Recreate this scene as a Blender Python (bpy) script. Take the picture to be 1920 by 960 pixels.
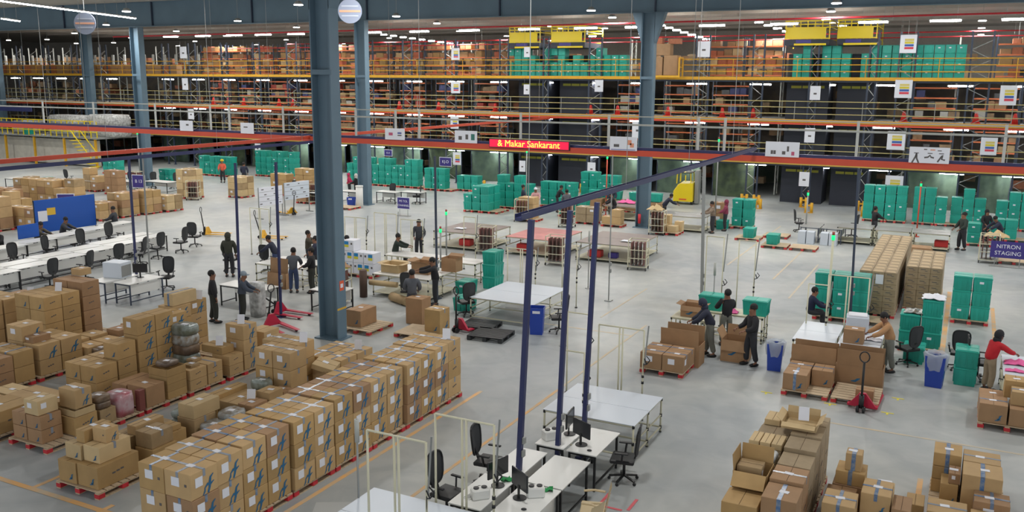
import bpy, math, random
from mathutils import Vector, Matrix
random.seed(7)
R = random.Random(11)
PI = math.pi
for o in list(bpy.data.objects): bpy.data.objects.remove(o)
C = bpy.context.scene.collection

# ---------------------------------------------------------------- camera, world, exposure
CAM_F, PITCH, ROLL, YAW, CAM_H = 1687.05, .192357, .0077735, .46721, 7.7
fwd = Vector((-math.sin(YAW)*math.cos(PITCH), math.cos(YAW)*math.cos(PITCH), -math.sin(PITCH)))
r0 = Vector((math.cos(YAW), math.sin(YAW), 0)); u0 = r0.cross(fwd)
right = r0*math.cos(ROLL)+u0*math.sin(ROLL); up = -r0*math.sin(ROLL)+u0*math.cos(ROLL)
cd = bpy.data.cameras.new('camera'); cam = bpy.data.objects.new('camera', cd); C.objects.link(cam)
m = Matrix.Identity(4)
for i in range(3):
    m[i][0] = right[i]; m[i][1] = up[i]; m[i][2] = -fwd[i]
m[2][3] = CAM_H
cam.matrix_world = m
cd.sensor_width = 36; cd.lens = CAM_F/1920*36; cd.clip_end = 400; cd.clip_start = .1
bpy.context.scene.camera = cam
w = bpy.data.worlds.new('world'); bpy.context.scene.world = w; w.use_nodes = True
w.node_tree.nodes['Background'].inputs[0].default_value = (.78, .82, .86, 1)
w.node_tree.nodes['Background'].inputs[1].default_value = 1.15
vs = bpy.context.scene.view_settings
vs.view_transform = 'Standard'; vs.look = 'None'; vs.gamma = 1; vs.use_curve_mapping = False; vs.exposure = 0.0
LAMP_W = 355      # watts of one high-bay lamp
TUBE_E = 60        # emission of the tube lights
SCR = {'away': .467, 'left': .467+PI/2, 'toward': .467+PI, 'right': .467-PI/2}

# ---------------------------------------------------------------- materials
def lin(c): return tuple((x/255/12.92 if x/255 <= .04045 else ((x/255+.055)/1.055)**2.4) for x in c)
MATS = {}
def mat(name, rgb, rough=.6, metal=0., noise=0., scale=6., emit=0., bump=0., rgb2=None, coat=0., alpha=1., stretch=None, spec=None):
    if name in MATS: return MATS[name]
    m = bpy.data.materials.new(name); m.use_nodes = True; MATS[name] = m
    nt = m.node_tree; b = nt.nodes['Principled BSDF']
    col = lin(rgb)+(1,)
    b.inputs['Base Color'].default_value = col; b.inputs['Roughness'].default_value = rough; b.inputs['Metallic'].default_value = metal
    if coat: b.inputs['Coat Weight'].default_value = coat
    if spec is not None: b.inputs['Specular IOR Level'].default_value = spec
    if alpha < 1: b.inputs['Alpha'].default_value = alpha
    if emit:
        b.inputs['Emission Color'].default_value = col; b.inputs['Emission Strength'].default_value = emit
    if noise or bump or rgb2:
        tc = nt.nodes.new('ShaderNodeTexCoord'); mp = nt.nodes.new('ShaderNodeMapping'); n = nt.nodes.new('ShaderNodeTexNoise')
        nt.links.new(tc.outputs['Object'], mp.inputs[0]); nt.links.new(mp.outputs[0], n.inputs['Vector'])
        if stretch: mp.inputs['Scale'].default_value = stretch
        n.inputs['Scale'].default_value = scale; n.inputs['Detail'].default_value = 4
        oi = nt.nodes.new('ShaderNodeObjectInfo')
        mx = nt.nodes.new('ShaderNodeMix'); mx.data_type = 'RGBA'
        c2 = lin(rgb2) if rgb2 else tuple(x*(1-noise) for x in col[:3])
        mx.inputs[6].default_value = col; mx.inputs[7].default_value = tuple(c2)+(1,)
        cr = nt.nodes.new('ShaderNodeMapRange'); cr.inputs[1].default_value = .35; cr.inputs[2].default_value = .68
        nt.links.new(n.outputs['Fac'], cr.inputs[0]); nt.links.new(cr.outputs[0], mx.inputs[0])
        hs = nt.nodes.new('ShaderNodeHueSaturation')
        mr = nt.nodes.new('ShaderNodeMapRange'); mr.inputs[3].default_value = .9; mr.inputs[4].default_value = 1.1
        nt.links.new(oi.outputs['Random'], mr.inputs[0]); nt.links.new(mr.outputs[0], hs.inputs['Value'])
        nt.links.new(mx.outputs[2], hs.inputs['Color']); nt.links.new(hs.outputs[0], b.inputs['Base Color'])
        if bump:
            bp = nt.nodes.new('ShaderNodeBump'); bp.inputs['Strength'].default_value = bump; bp.inputs['Distance'].default_value = .01
            nt.links.new(n.outputs['Fac'], bp.inputs['Height']); nt.links.new(bp.outputs[0], b.inputs['Normal'])
    return m
K_TAN = mat('cardboard_tan', (192, 160, 114), .75, noise=.12, scale=3)
K_OCH = mat('cardboard_ochre', (182, 149, 99), .75, noise=.14, scale=3)
K_BRN = mat('cardboard_brown', (166, 131, 96), .75, noise=.14, scale=3)
K_PAL = mat('cardboard_pale', (204, 178, 134), .75, noise=.1, scale=3)
K_GRY = mat('cardboard_greyed', (172, 146, 108), .75, noise=.2, scale=4)
K_FLUT = mat('cardboard_kraft_stack', (164, 145, 116), .8, noise=.15, scale=5)
M_TAPE = mat('clear_blue_tape', (142, 150, 162), .25)
M_TAPEB = mat('blue_printed_tape', (74, 110, 156), .3, rgb2=(140, 150, 160), scale=14)
M_LABEL = mat('white_label', (226, 228, 236), .6)
M_LOGO = mat('teal_blue_print', (40, 100, 138), .7)
M_INK = mat('grey_ink_print', (96, 92, 92), .7)
M_SEAM = mat('dark_gap', (74, 52, 32), .9)
M_WOOD = mat('pallet_wood', (204, 182, 152), .8, noise=.25, scale=5, stretch=(1, 6, 1))
M_RED = mat('pallet_red_paint', (205, 48, 58), .6, noise=.2, scale=8)
M_NAVY = mat('navy_paint', (42, 48, 92), .4)
M_DNAVY = mat('dark_navy_steel', (54, 64, 82), .5)
M_ORED = mat('red_orange_paint', (206, 78, 52), .45, noise=.1, scale=1)
M_YEL = mat('yellow_paint', (222, 168, 40), .5, noise=.1)
M_BYEL = mat('bright_yellow_paint', (226, 200, 22), .45)
M_TEAL = mat('teal_plastic', (38, 168, 150), .42, noise=.16, scale=2)
M_TEALD = mat('teal_plastic_rim', (32, 156, 138), .45)
M_COL = mat('blue_grey_steel', (98, 122, 138), .5, noise=.12, scale=.8)
M_GREY = mat('grey_steel', (150, 152, 150), .4, metal=.3)
M_RAIL = mat('pale_grey_rail', (176, 178, 172), .4)
M_WHITE = mat('white_laminate', (226, 226, 222), .3)
M_BWHITE = mat('pale_blue_white_sheet', (206, 214, 224), .35)
M_CREAM = mat('cream_pipe', (206, 202, 176), .45)
M_BLACK = mat('black_plastic', (30, 31, 33), .45)
M_MESH = mat('black_mesh_fabric', (58, 60, 62), .8)
M_SCREEN = mat('dark_screen', (42, 44, 48), .25)
M_NET = mat('dark_green_net', (98, 118, 100), .85, noise=.4, scale=1.2, rgb2=(70, 88, 78))
M_DARK = mat('dark_shaft_sheet', (46, 50, 62), .6)
M_BLUEB = mat('blue_board', (24, 84, 176), .4)
M_BIN = mat('blue_bin', (34, 68, 168), .4)
M_BAG = mat('translucent_bag', (206, 216, 226), .35, alpha=.45)
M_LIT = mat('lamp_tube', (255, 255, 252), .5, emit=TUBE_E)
M_LAMP = mat('lamp_lens', (255, 255, 250), .5, emit=14)
M_LEDR = mat('led_red', (255, 30, 40), .5, emit=2.2)
M_LEDY = mat('led_letters', (255, 150, 50), .5, emit=5)
M_LEDG = mat('green_beacon', (20, 225, 120), .4, emit=1.4)
M_BEAC = mat('amber_beacon', (255, 220, 130), .4, emit=3)
M_SKIN = mat('skin', (132, 92, 70), .6)
M_HAIR = mat('black_hair', (24, 22, 22), .7)
M_CRIM = mat('crimson_jack_paint', (190, 34, 66), .4)
M_GREEN = mat('green_cloth', (20, 140, 70), .7)
M_PINK = mat('pink_cloth', (226, 100, 160), .8)
M_PURP = mat('purple_sign', (60, 50, 128), .5)
M_BTOP = mat('brown_table_sheet', (138, 124, 118), .5, noise=.15, scale=2)
M_RTOP = mat('red_pink_table_sheet', (206, 136, 132), .5, noise=.2, scale=2)
M_ORANGE = mat('orange_bin', (226, 98, 44), .5)
M_PLAST = mat('shrink_wrap', (176, 182, 184), .25, rgb2=(128, 112, 90), scale=7, bump=.6)
M_WSHEET = mat('white_wrapped_goods', (196, 192, 180), .5, noise=.15, scale=2, bump=.4)
M_FLOORF = mat('faint_floor_paint', (206, 186, 152), .6, rgb2=(186, 182, 170), scale=2.5)
M_FLOORL = mat('orange_floor_paint', (226, 172, 104), .6, rgb2=(192, 176, 150), scale=2.5)
M_FLOORY = mat('yellow_floor_tape', (222, 210, 70), .6)
M_FLOORR = mat('red_floor_tape', (214, 96, 104), .6)
M_CEIL = mat('ceiling_sheet', (176, 168, 158), .8, noise=.12, scale=.3)
M_DECK = mat('deck_plate', (140, 140, 138), .7)
M_GOODS = mat('mixed_goods', (112, 92, 72), .8, rgb2=(52, 50, 52), scale=1.6)

# ---------------------------------------------------------------- mesh builder
class MB:
    def __init__(s): s.v = []; s.f = []; s.m = []; s.sm = []
    def add(s, v, f, m=0, sm=False):
        n = len(s.v); s.v += [tuple(p) for p in v]; s.f += [tuple(i+n for i in q) for q in f]; s.m += [m]*len(f); s.sm += [sm]*len(f); return s
    def box(s, c, d, m=0, rz=0, ch=0):
        cx, cy, cz = c; a, b, h = d[0]/2, d[1]/2, d[2]/2
        co, si = math.cos(rz), math.sin(rz)
        def t(x, y, z): return (cx+x*co-y*si, cy+x*si+y*co, cz+z)
        if not ch:
            V = [t(x, y, z) for z in (-h, h) for x, y in ((-a, -b), (a, -b), (a, b), (-a, b))]
            return s.add(V, [(3, 2, 1, 0), (4, 5, 6, 7), (0, 1, 5, 4), (1, 2, 6, 5), (2, 3, 7, 6), (3, 0, 4, 7)], m)
        ch = min(ch, a*.45, b*.45, h*.45)
        V = []; idx = {}
        for sx in (-1, 1):
            for sy in (-1, 1):
                for sz in (-1, 1):
                    for ax in range(3):
                        p = [sx*(a-ch), sy*(b-ch), sz*(h-ch)]; p[ax] = (sx*a, sy*b, sz*h)[ax]
                        idx[(sx, sy, sz, ax)] = len(V); V.append(t(*p))
        F = []
        for ax in range(3):
            o1, o2 = [(1, 2), (2, 0), (0, 1)][ax]
            for sg in (-1, 1):
                q = []
                for e1, e2 in ((-1, -1), (1, -1), (1, 1), (-1, 1)):
                    k = [0, 0, 0]; k[ax] = sg; k[o1] = e1; k[o2] = e2; q.append(idx[(k[0], k[1], k[2], ax)])
                F.append(tuple(q if sg > 0 else q[::-1]))
        for ax in range(3):   # edges along ax
            o1, o2 = [(1, 2), (2, 0), (0, 1)][ax]
            for e1 in (-1, 1):
                for e2 in (-1, 1):
                    def g(sg, a2):
                        k = [0, 0, 0]; k[ax] = sg; k[o1] = e1; k[o2] = e2; return idx[(k[0], k[1], k[2], a2)]
                    q = [g(-1, o1), g(1, o1), g(1, o2), g(-1, o2)]
                    F.append(tuple(q[::-1] if e1*e2 > 0 else q))
        for sx in (-1, 1):
            for sy in (-1, 1):
                for sz in (-1, 1):
                    q = [idx[(sx, sy, sz, k)] for k in range(3)]
                    F.append(tuple(q if sx*sy*sz > 0 else q[::-1]))
        return s.add(V, F, m)
    def bar(s, p, q, w, h=None, m=0, upv=(0, 0, 1)):
        p, q = Vector(p), Vector(q); d = (q-p); L = d.length
        if L < 1e-6: return s
        d /= L; h = h or w; u = Vector(upv)
        if abs(d.dot(u)) > .98: u = Vector((0, 1, 0))
        a = d.cross(u).normalized(); b = a.cross(d)
        V = [x + a*sx*w/2 + b*sy*h/2 for x in (p, q) for sx, sy in ((-1, -1), (1, -1), (1, 1), (-1, 1))]
        return s.add(V, [(0, 1, 2, 3), (7, 6, 5, 4), (0, 4, 5, 1), (1, 5, 6, 2), (2, 6, 7, 3), (3, 7, 4, 0)], m)
    def cyl(s, p, q, r, n=8, m=0, r2=None, cap=True):
        p, q = Vector(p), Vector(q); d = (q-p).normalized(); u = Vector((0, 0, 1))
        if abs(d.dot(u)) > .98: u = Vector((0, 1, 0))
        a = d.cross(u).normalized(); b = a.cross(d); r2 = r if r2 is None else r2
        V = [x + (a*math.cos(2*PI*i/n)+b*math.sin(2*PI*i/n))*rr for x, rr in ((p, r), (q, r2)) for i in range(n)]
        s.add(V, [(i, i+n, (i+1) % n+n, (i+1) % n) for i in range(n)], m, n > 6)
        if cap: k = len(s.v)-2*n; s.f += [tuple(range(k, k+n)), tuple(range(k+2*n-1, k+n-1, -1))]; s.m += [m, m]; s.sm += [False, False]
        return s
    def tube(s, pts, r, n=6, m=0):
        for a, b in zip(pts[:-1], pts[1:]): s.cyl(a, b, r, n, m)
        return s
    def sph(s, c, r, nu=10, nv=7, m=0):
        rx, ry, rz = (r, r, r) if not hasattr(r, '__len__') else r
        V = [(c[0], c[1], c[2]-rz)]
        for j in range(1, nv):
            t = PI*j/nv-PI/2
            V += [(c[0]+rx*math.cos(t)*math.cos(2*PI*i/nu), c[1]+ry*math.cos(t)*math.sin(2*PI*i/nu), c[2]+rz*math.sin(t)) for i in range(nu)]
        V.append((c[0], c[1], c[2]+rz)); F = []
        for i in range(nu): F.append((0, 1+(i+1) % nu, 1+i)); F.append((len(V)-1, len(V)-1-nu+i, len(V)-1-nu+(i+1) % nu))
        for j in range(nv-2):
            for i in range(nu): a = 1+j*nu; F.append((a+i, a+(i+1) % nu, a+nu+(i+1) % nu, a+nu+i))
        return s.add(V, F, m, True)
    def sheet(s, rows, m=0, th=0):   # grid of points, optional thickness downward
        nr, nc = len(rows), len(rows[0]); V = [p for r in rows for p in r]
        F = [(i*nc+j, i*nc+j+1, (i+1)*nc+j+1, (i+1)*nc+j) for i in range(nr-1) for j in range(nc-1)]
        s.add(V, F, m, True)
        if th: s.add([(p[0], p[1], p[2]-th) for p in V], [f[::-1] for f in F], m, True)
        return s
    def ribbon(s, pts, wd, org, U, W, m=0):   # flat stroke on a face: pts in u,v
        org, U, W = Vector(org), Vector(U), Vector(W)
        V = []
        for i, (x, y) in enumerate(pts):
            a = pts[max(0, i-1)]; b = pts[min(len(pts)-1, i+1)]
            t = Vector((b[0]-a[0], b[1]-a[1])); t = t/(t.length or 1)
            k = wd[i] if hasattr(wd, '__len__') else wd
            for sg in (-1, 1): V.append(org+U*(x-t.y*k*sg)+W*(y+t.x*k*sg))
        return s.add(V, [(2*i, 2*i+1, 2*i+3, 2*i+2) for i in range(len(pts)-1)], m)
    def mesh(s, name, mats):
        me = bpy.data.meshes.new(name); me.from_pydata(s.v, [], s.f)
        for q in (mats if isinstance(mats, (list, tuple)) else [mats]): me.materials.append(q)
        me.polygons.foreach_set('material_index', s.m); me.polygons.foreach_set('use_smooth', s.sm); me.update(); return me
    def build(s, name, mats, parent=None, loc=None, rz=0):
        o = bpy.data.objects.new(name, s.mesh(name, mats)); C.objects.link(o)
        if loc: o.location = loc
        if rz: o.rotation_euler.z = rz
        if parent: o.parent = parent
        return o
def short(l):
    for wd in (' the ', ' a ', ' an ', ' with its ', ' one ', ' of ', ' in '):
        while len(l.replace('-', ' ').split()) > 16 and wd in l: l = l.replace(wd, ' ' if wd not in (' of ', ' in ') else ', ', 1)
    return l
def tag(o, label=None, cat=None, group=None, kind=None):
    if label: o['label'] = short(label)
    if cat: o['category'] = cat
    if group: o['group'] = group
    if kind: o['kind'] = kind
    return o
def thing(name, label, cat, loc=(0, 0, 0), rz=0, group=None):
    o = bpy.data.objects.new(name, None); C.objects.link(o); o.location = loc; o.rotation_euler.z = rz; o.empty_display_size = .1
    return tag(o, label, cat, group)
def copy_tree(o, parent=None):
    c = o.copy(); C.objects.link(c); c.parent = parent
    for ch in o.children: copy_tree(ch, c)
    return c
class Proto:     # the first placing uses the original, the others copies
    def __init__(s, fn): s.fn = fn; s.o = None
    def place(s, loc, rz=0, label=None, group=None, sc=None):
        if s.o is None: s.o = s.fn(); c = s.o
        else: c = copy_tree(s.o)
        c.location = loc; c.rotation_euler = (0, 0, rz)
        if sc: c.scale = sc
        else: c.scale = (1, 1, 1)
        if 'group' in c and not group: del c['group']
        tag(c, label, None, group); return c
def text_mesh(txt, size, mname, matl, parent, loc, rot, name='lettering', depth=.002, align='CENTER'):
    cu = bpy.data.curves.new('t', 'FONT'); cu.body = txt; cu.size = size; cu.extrude = depth; cu.align_x = align; cu.align_y = 'CENTER'
    o = bpy.data.objects.new('t', cu); C.objects.link(o)
    bpy.context.view_layer.update()
    me = bpy.data.meshes.new_from_object(o.evaluated_get(bpy.context.evaluated_depsgraph_get())); bpy.data.objects.remove(o)
    me.materials.clear(); me.materials.append(matl)
    q = bpy.data.objects.new(name, me); C.objects.link(q); q.parent = parent; q.location = loc; q.rotation_euler = rot; return q
ORD = ['first', 'second', 'third', 'fourth', 'fifth', 'sixth', 'seventh', 'eighth', 'ninth', 'tenth', 'eleventh', 'twelfth', 'thirteenth', 'fourteenth', 'fifteenth', 'sixteenth', 'seventeenth', 'eighteenth', 'nineteenth', 'twentieth']

# ---------------------------------------------------------------- floor, ceiling, walls
def floor_mat():
    m = bpy.data.materials.new('polished_concrete'); m.use_nodes = True; nt = m.node_tree; b = nt.nodes['Principled BSDF']
    tc = nt.nodes.new('ShaderNodeTexCoord')
    def noise(sc, det, dist=0.):
        n = nt.nodes.new('ShaderNodeTexNoise'); n.inputs['Scale'].default_value = sc; n.inputs['Detail'].default_value = det; n.inputs['Distortion'].default_value = dist
        nt.links.new(tc.outputs['Object'], n.inputs['Vector']); return n
    n1 = noise(.16, 5, .8); n2 = noise(1.1, 8, 1.2)
    r1 = nt.nodes.new('ShaderNodeMapRange'); r1.inputs[1].default_value = .4; r1.inputs[2].default_value = .62; nt.links.new(n1.outputs['Fac'], r1.inputs[0])
    r2 = nt.nodes.new('ShaderNodeMapRange'); r2.inputs[1].default_value = .35; r2.inputs[2].default_value = .7; nt.links.new(n2.outputs['Fac'], r2.inputs[0])
    a = nt.nodes.new('ShaderNodeMix'); a.data_type = 'RGBA'; a.inputs[6].default_value = lin((184, 186, 182))+(1,); a.inputs[7].default_value = lin((160, 165, 167))+(1,)
    nt.links.new(r1.outputs[0], a.inputs[0])
    c = nt.nodes.new('ShaderNodeMix'); c.data_type = 'RGBA'; c.blend_type = 'MULTIPLY'; c.inputs[7].default_value = (.82, .84, .86, 1)
    nt.links.new(r2.outputs[0], c.inputs[0]); nt.links.new(a.outputs[2], c.inputs[6]); nt.links.new(c.outputs[2], b.inputs['Base Color'])
    b.inputs['Roughness'].default_value = .42; b.inputs['Specular IOR Level'].default_value = .35
    return m
def struct(name, mb, matl): return tag(mb.build(name, matl), kind='structure')
struct('floor', MB().box((-55, 45, -.1), (150, 100, .2)), floor_mat())
struct('ceiling', MB().box((-55, 45, 12.95), (150, 100, .2)), M_CEIL)
struct('wall_back', MB().box((-55, 94, 6.44), (150, .3, 12.86)), mat('back_wall_sheet', (186, 180, 170), .8, noise=.1))
struct('wall_left', MB().box((-128, 45, 6.44), (.3, 98, 12.86)), mat('left_wall_sheet', (140, 138, 132), .8, noise=.1))
k = 0
def floor_line(p, q, w=.1, matl=M_FLOORL):
    global k; k += 1
    zz = .003+.0007*(k % 6); p = Vector((*p, zz)); q = Vector((*q, zz)); d = (q-p).normalized(); n = Vector((-d.y, d.x, 0))*w/2
    mb = MB(); z = Vector((0, 0, .003))
    V = [p-n, q-n, q+n, p+n]; mb.add([v-z for v in V]+[v for v in V], [(4, 5, 6, 7), (0, 1, 5, 4), (1, 2, 6, 5), (2, 3, 7, 6), (3, 0, 4, 7)])
    struct('trim_%d' % k, mb, matl)
floor_line((-10.42, 8), (-10.42, 19)); floor_line((-8.75, 9), (-8.75, 20), .08); floor_line((-8.75, 20), (-8.75, 27), .07, M_FLOORF); floor_line((-13.4, 8.6), (-13.4, 10.4)); floor_line((-20, 10.15), (-12, 10.15), .12)
floor_line((-15.35, 10.15), (-15.35, 12.6)); floor_line((-10.4, 27.2), (-10.4, 32), .07, M_FLOORF); floor_line((-5.35, 33), (-5.35, 40), .08, M_FLOORF); floor_line((-6.5, 36), (-6.5, 44), .08, M_FLOORF)
floor_line((-.15, 27.5), (-.15, 37), .14); floor_line((1.25, 29.8), (1.25, 35), .12); floor_line((-8.7, 25.6), (-12, 25.6), .08, M_FLOORF); floor_line((-3.6, 20.9), (3, 20.9), .07, M_FLOORF)
floor_line((-.25, 14), (-.25, 18.6), .1); floor_line((-3.4, 29.2), (3, 28.6), .06, M_FLOORF); floor_line((-8.8, 38), (-8.8, 50), .08, M_FLOORF)
for x, y in ((-4.0, 22.3), (-2.45, 22.2), (-1.15, 22.2), (-1.0, 23.4), (-2.45, 23.9)):
    floor_line((x-.14, y), (x+.14, y), .05, M_FLOORY); floor_line((x, y-.14), (x, y+.02), .05, M_FLOORY)
for p, q in (((-5.5, 14.6), (-5.5, 15.1)), ((-5.5, 14.55), (-5.05, 14.55)), ((-4.95, 14.6), (-4.95, 15.1))): floor_line(p, q, .06, M_FLOORR)

# ---------------------------------------------------------------- lamps
def lamp_proto():
    t = thing('high_bay_lamp', 'x', 'lamp')
    MB().cyl((0, 0, -.16), (0, 0, 0), .24, 16, r2=.12).build('housing', M_GREY, t)
    MB().cyl((0, 0, -.2), (0, 0, -.16), .22, 16).build('lens', M_LAMP, t)
    MB().cyl((0, 0, 0), (0, 0, 1.4), .012, 6).build('hanger', M_GREY, t)
    ld = bpy.data.lights.new('lamp_light', 'AREA'); ld.shape = 'DISK'; ld.size = 1.1; ld.energy = LAMP_W; ld.color = (1, .985, .96); ld.spread = PI
    lo = bpy.data.objects.new('lamp_light', ld); C.objects.link(lo); lo.parent = t; lo.location = (0, 0, -.24)
    return t
HB = Proto(lamp_proto)
seen = [(-66.7, 51.8, 'left edge of the hall'), (-55.8, 52.4, 'left of the far column'), (-43, 51.3, 'between the two left columns'), (-31.2, 50.9, 'right of the second column'), (-18.8, 49.7, 'just left of the right-hand column'), (-6.9, 49.4, 'near the right yellow lift tops')]
for x, y, wd in seen: HB.place((x, y, 11.45), 0, 'round white high-bay lamp hanging from the ceiling, %s' % wd)
for x in (-78, -66, -54, -42, -30, -18, -6, 5):
    for y in (13, 25, 36, 44.5):
        if y == 13 and x < -60: continue
        if y == 13 and x % 24 != 18: continue
        HB.place((x, y, 11.45), 0, 'round high-bay lamp hanging in a row from the hall ceiling', 'high-bay lamps of the hall')
for x, y in [(x, y) for y in (62, 70, 79) for x in (-90, -84, -72, -60, -48, -36, -24, -12, 0)]:
    HB.place((x, y, 11.6), 0, 'round high-bay lamp shining above the upper racks', 'lamps above the racks')
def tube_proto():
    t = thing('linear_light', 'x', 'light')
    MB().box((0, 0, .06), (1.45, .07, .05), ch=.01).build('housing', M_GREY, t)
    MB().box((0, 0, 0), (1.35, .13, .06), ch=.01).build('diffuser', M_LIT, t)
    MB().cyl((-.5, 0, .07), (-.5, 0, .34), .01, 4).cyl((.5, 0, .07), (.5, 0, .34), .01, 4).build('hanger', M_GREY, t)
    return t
TB = Proto(tube_proto)
LX = [-96, -92, -88, -84.5, -81, -77.5, -73.8, -70, -66.4, -62.6, -58.9, -55, -50.9, -47, -43.2, -39.5, -35.7, -32, -28.2, -24.5, -20.85, -16.85, -12.6, -8.6, -4.9, -.8, 2.6]
for nm, z, s0 in (('top', 7.58, 0), ('middle', 4.98, 8), ('lowest', 2.33, 12)):
    for i, x in enumerate(LX[s0:]):
        q = len(LX)-s0-i
        TB.place((x, 61, z), 0, ('bright tube light under the %s rack deck, %s from the right end' % (nm, ORD[q-1])) if q <= 20 else 'far left tube light under the %s rack deck' % nm, ('far left tube lights under the %s deck' % nm) if q > 20 else None)
for i, x in enumerate([-60.3, -56.7, -53.3, -50.3, -47, -39.9, -35.8, -31.7, -27.1, -23, -19.5, -14.7, -10.4, -5.5, -1.8, 1.7]):
    TB.place((x, 56, 11.09), 0, 'tube light hung over the top rack deck, %s from the right' % ORD[15-i], None, (1.15, 1.3, 1.3))
    hz = MB()
    for s in (-.5, .5): hz.cyl((s, 0, .05), (s, 0, 1.36), .008, 4)
    hz.build('hanging_wire', M_GREY, None); o = bpy.data.objects['hanging_wire' if i == 0 else 'hanging_wire.%03d' % i]; o.location = (x, 56, 11.09)
    o.parent = [q for q in C.objects if q.name.startswith('linear_light')][-1]; o.location = (0, 0, 0)
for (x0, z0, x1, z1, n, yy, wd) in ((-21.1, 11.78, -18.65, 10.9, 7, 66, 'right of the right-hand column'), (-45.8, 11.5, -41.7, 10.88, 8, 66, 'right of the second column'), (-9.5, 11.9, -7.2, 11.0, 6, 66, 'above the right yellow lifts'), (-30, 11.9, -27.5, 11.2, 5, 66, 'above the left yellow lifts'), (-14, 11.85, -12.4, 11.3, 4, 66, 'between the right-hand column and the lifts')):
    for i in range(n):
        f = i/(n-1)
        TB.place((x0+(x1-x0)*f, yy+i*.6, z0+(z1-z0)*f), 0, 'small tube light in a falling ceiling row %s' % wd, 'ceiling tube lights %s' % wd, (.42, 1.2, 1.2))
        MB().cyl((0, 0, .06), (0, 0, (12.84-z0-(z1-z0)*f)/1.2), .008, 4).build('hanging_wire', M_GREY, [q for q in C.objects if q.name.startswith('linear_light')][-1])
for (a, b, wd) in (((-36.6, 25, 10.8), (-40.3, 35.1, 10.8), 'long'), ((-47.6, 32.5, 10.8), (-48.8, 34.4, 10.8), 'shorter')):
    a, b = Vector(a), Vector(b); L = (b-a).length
    t = thing('reflected_light_line', '%s glowing strip light near the ceiling at the top left' % wd, 'light', tuple((a+b)/2), math.atan2((b-a).y, (b-a).x))  # glowing strips added to imitate lamp reflections in the viewing glass
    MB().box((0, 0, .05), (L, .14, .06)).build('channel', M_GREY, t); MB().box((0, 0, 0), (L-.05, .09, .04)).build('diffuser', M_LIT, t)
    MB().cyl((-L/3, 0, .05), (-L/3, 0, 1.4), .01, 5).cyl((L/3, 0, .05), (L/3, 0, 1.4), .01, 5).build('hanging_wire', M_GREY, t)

# ---------------------------------------------------------------- columns and rafters
def column(x, y, top, label, wx=.66, wy=.42, haunch=True):
    t = thing('steel_column', label, 'column', (x, y, 0))
    mb = MB(); mb.box((-wx/2, 0, top/2), (.04, wy, top)).box((wx/2, 0, top/2), (.04, wy, top)).box((0, .05, top/2), (wx, .03, top)); mb.build('shaft', M_COL, t)
    MB().box((0, 0, .02), (wx+.25, wy+.25, .04)).build('base_plate', M_COL, t)
    cp = MB()
    for s in ((-1, 1) if haunch else ()):
        cp.add([(s*wx/2, -wy/2, top-1.6), (s*wx/2, wy/2, top-1.6), (s*(wx/2+.55), wy/2, top), (s*(wx/2+.55), -wy/2, top), (s*wx/2, -wy/2, top), (s*wx/2, wy/2, top)], [(0, 1, 2, 3), (0, 3, 4), (1, 5, 2), (3, 2, 5, 4)])
    if haunch: cp.build('haunch', M_COL, t)
    MB().box((0, -wy/2+.03, 7.9), (wx+.06, .05, .14)).build('splice_plate', M_COL, t)
    return t
c1 = column(-16.7, 21.1, 11.2, 'big blue-grey steel column standing behind the carton rows, nearest of all')
MB().box((.352, 0, .95), (.004, .43, .06)).build('yellow_band', mat('yellow_tape', (214, 170, 60), .5), c1)
MB().box((.353, .02, 1.65), (.004, .2, .3)).build('orange_notice', mat('orange_notice', (224, 96, 60), .5), c1)
MB().box((.356, .02, 1.65), (.002, .12, .12)).build('white_symbol', M_LABEL, c1)
c2 = column(-15.3, 45.9, 11.2, 'blue-grey steel column right of centre by the sorting tables'); MB().cyl((-.1, -.27, .25), (-.1, -.27, .75), .08, 10).build('fire_extinguisher', M_RED, c2)
column(-33.5, 45.9, 11.2, 'blue-grey steel column just right of the biggest one', .72, .42, False)
column(-53.3, 46.4, 11.2, 'blue-grey steel column with the round disc beside its top', .8, .5, False)
for x, wd in ((-73.4, 'column far left, right of the yellow platform loads'), (-86.5, 'leftmost distant column before the racks')): column(x, 58.1, 12.8, 'blue-grey steel ' + wd, 1.0, .5, False)
def rafter(y, label, x0=-100, x1=6):
    t = thing('roof_beam', label, 'beam', (0, y, 11.2))
    L = x1-x0; cx = (x0+x1)/2
    MB().box((cx, 0, .82), (L, .03, 1.64)).build('web', M_COL, t)
    MB().box((cx, 0, .01), (L, .34, .04)).box((cx, 0, 1.64), (L, .34, .04)).build('flange', M_COL, t)
    for i, x in enumerate(range(int(x0)+4, int(x1), 9)): MB().box((x, 0, .82), (.06, .3, 1.6)).build('stiffener', M_DNAVY, t)
rafter(45.9, 'deep blue-grey roof beam spanning the column tops')
for i, y in enumerate((50, 54, 58, 63, 68, 74, 80, 86)):
    tag(MB().box((-47, y, 12.74), (106, .08, .22)).build('ceiling_purlin', M_CEIL), 'thin steel purlin under the ceiling, %s beyond the roof beam' % ORD[i], 'purlin')
for i, (y, z, r) in enumerate(((50, 10.8, .05), (62, 10.3, .04), (70, 11, .05))):
    t = thing('sprinkler_pipe', 'red sprinkler pipe below the ceiling, %s from the roof beam' % ORD[i], 'pipe', (0, y, z))
    MB().cyl((-60, 0, 0), (6, 0, .25), r, 6).build('pipe_run', M_RED, t)
    mb = MB()
    for x in range(-58, 6, 6): mb.cyl((x, 0, .02), (x, 0, 1.4), .012, 4)
    mb.build('hanger', M_GREY, t)
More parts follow.
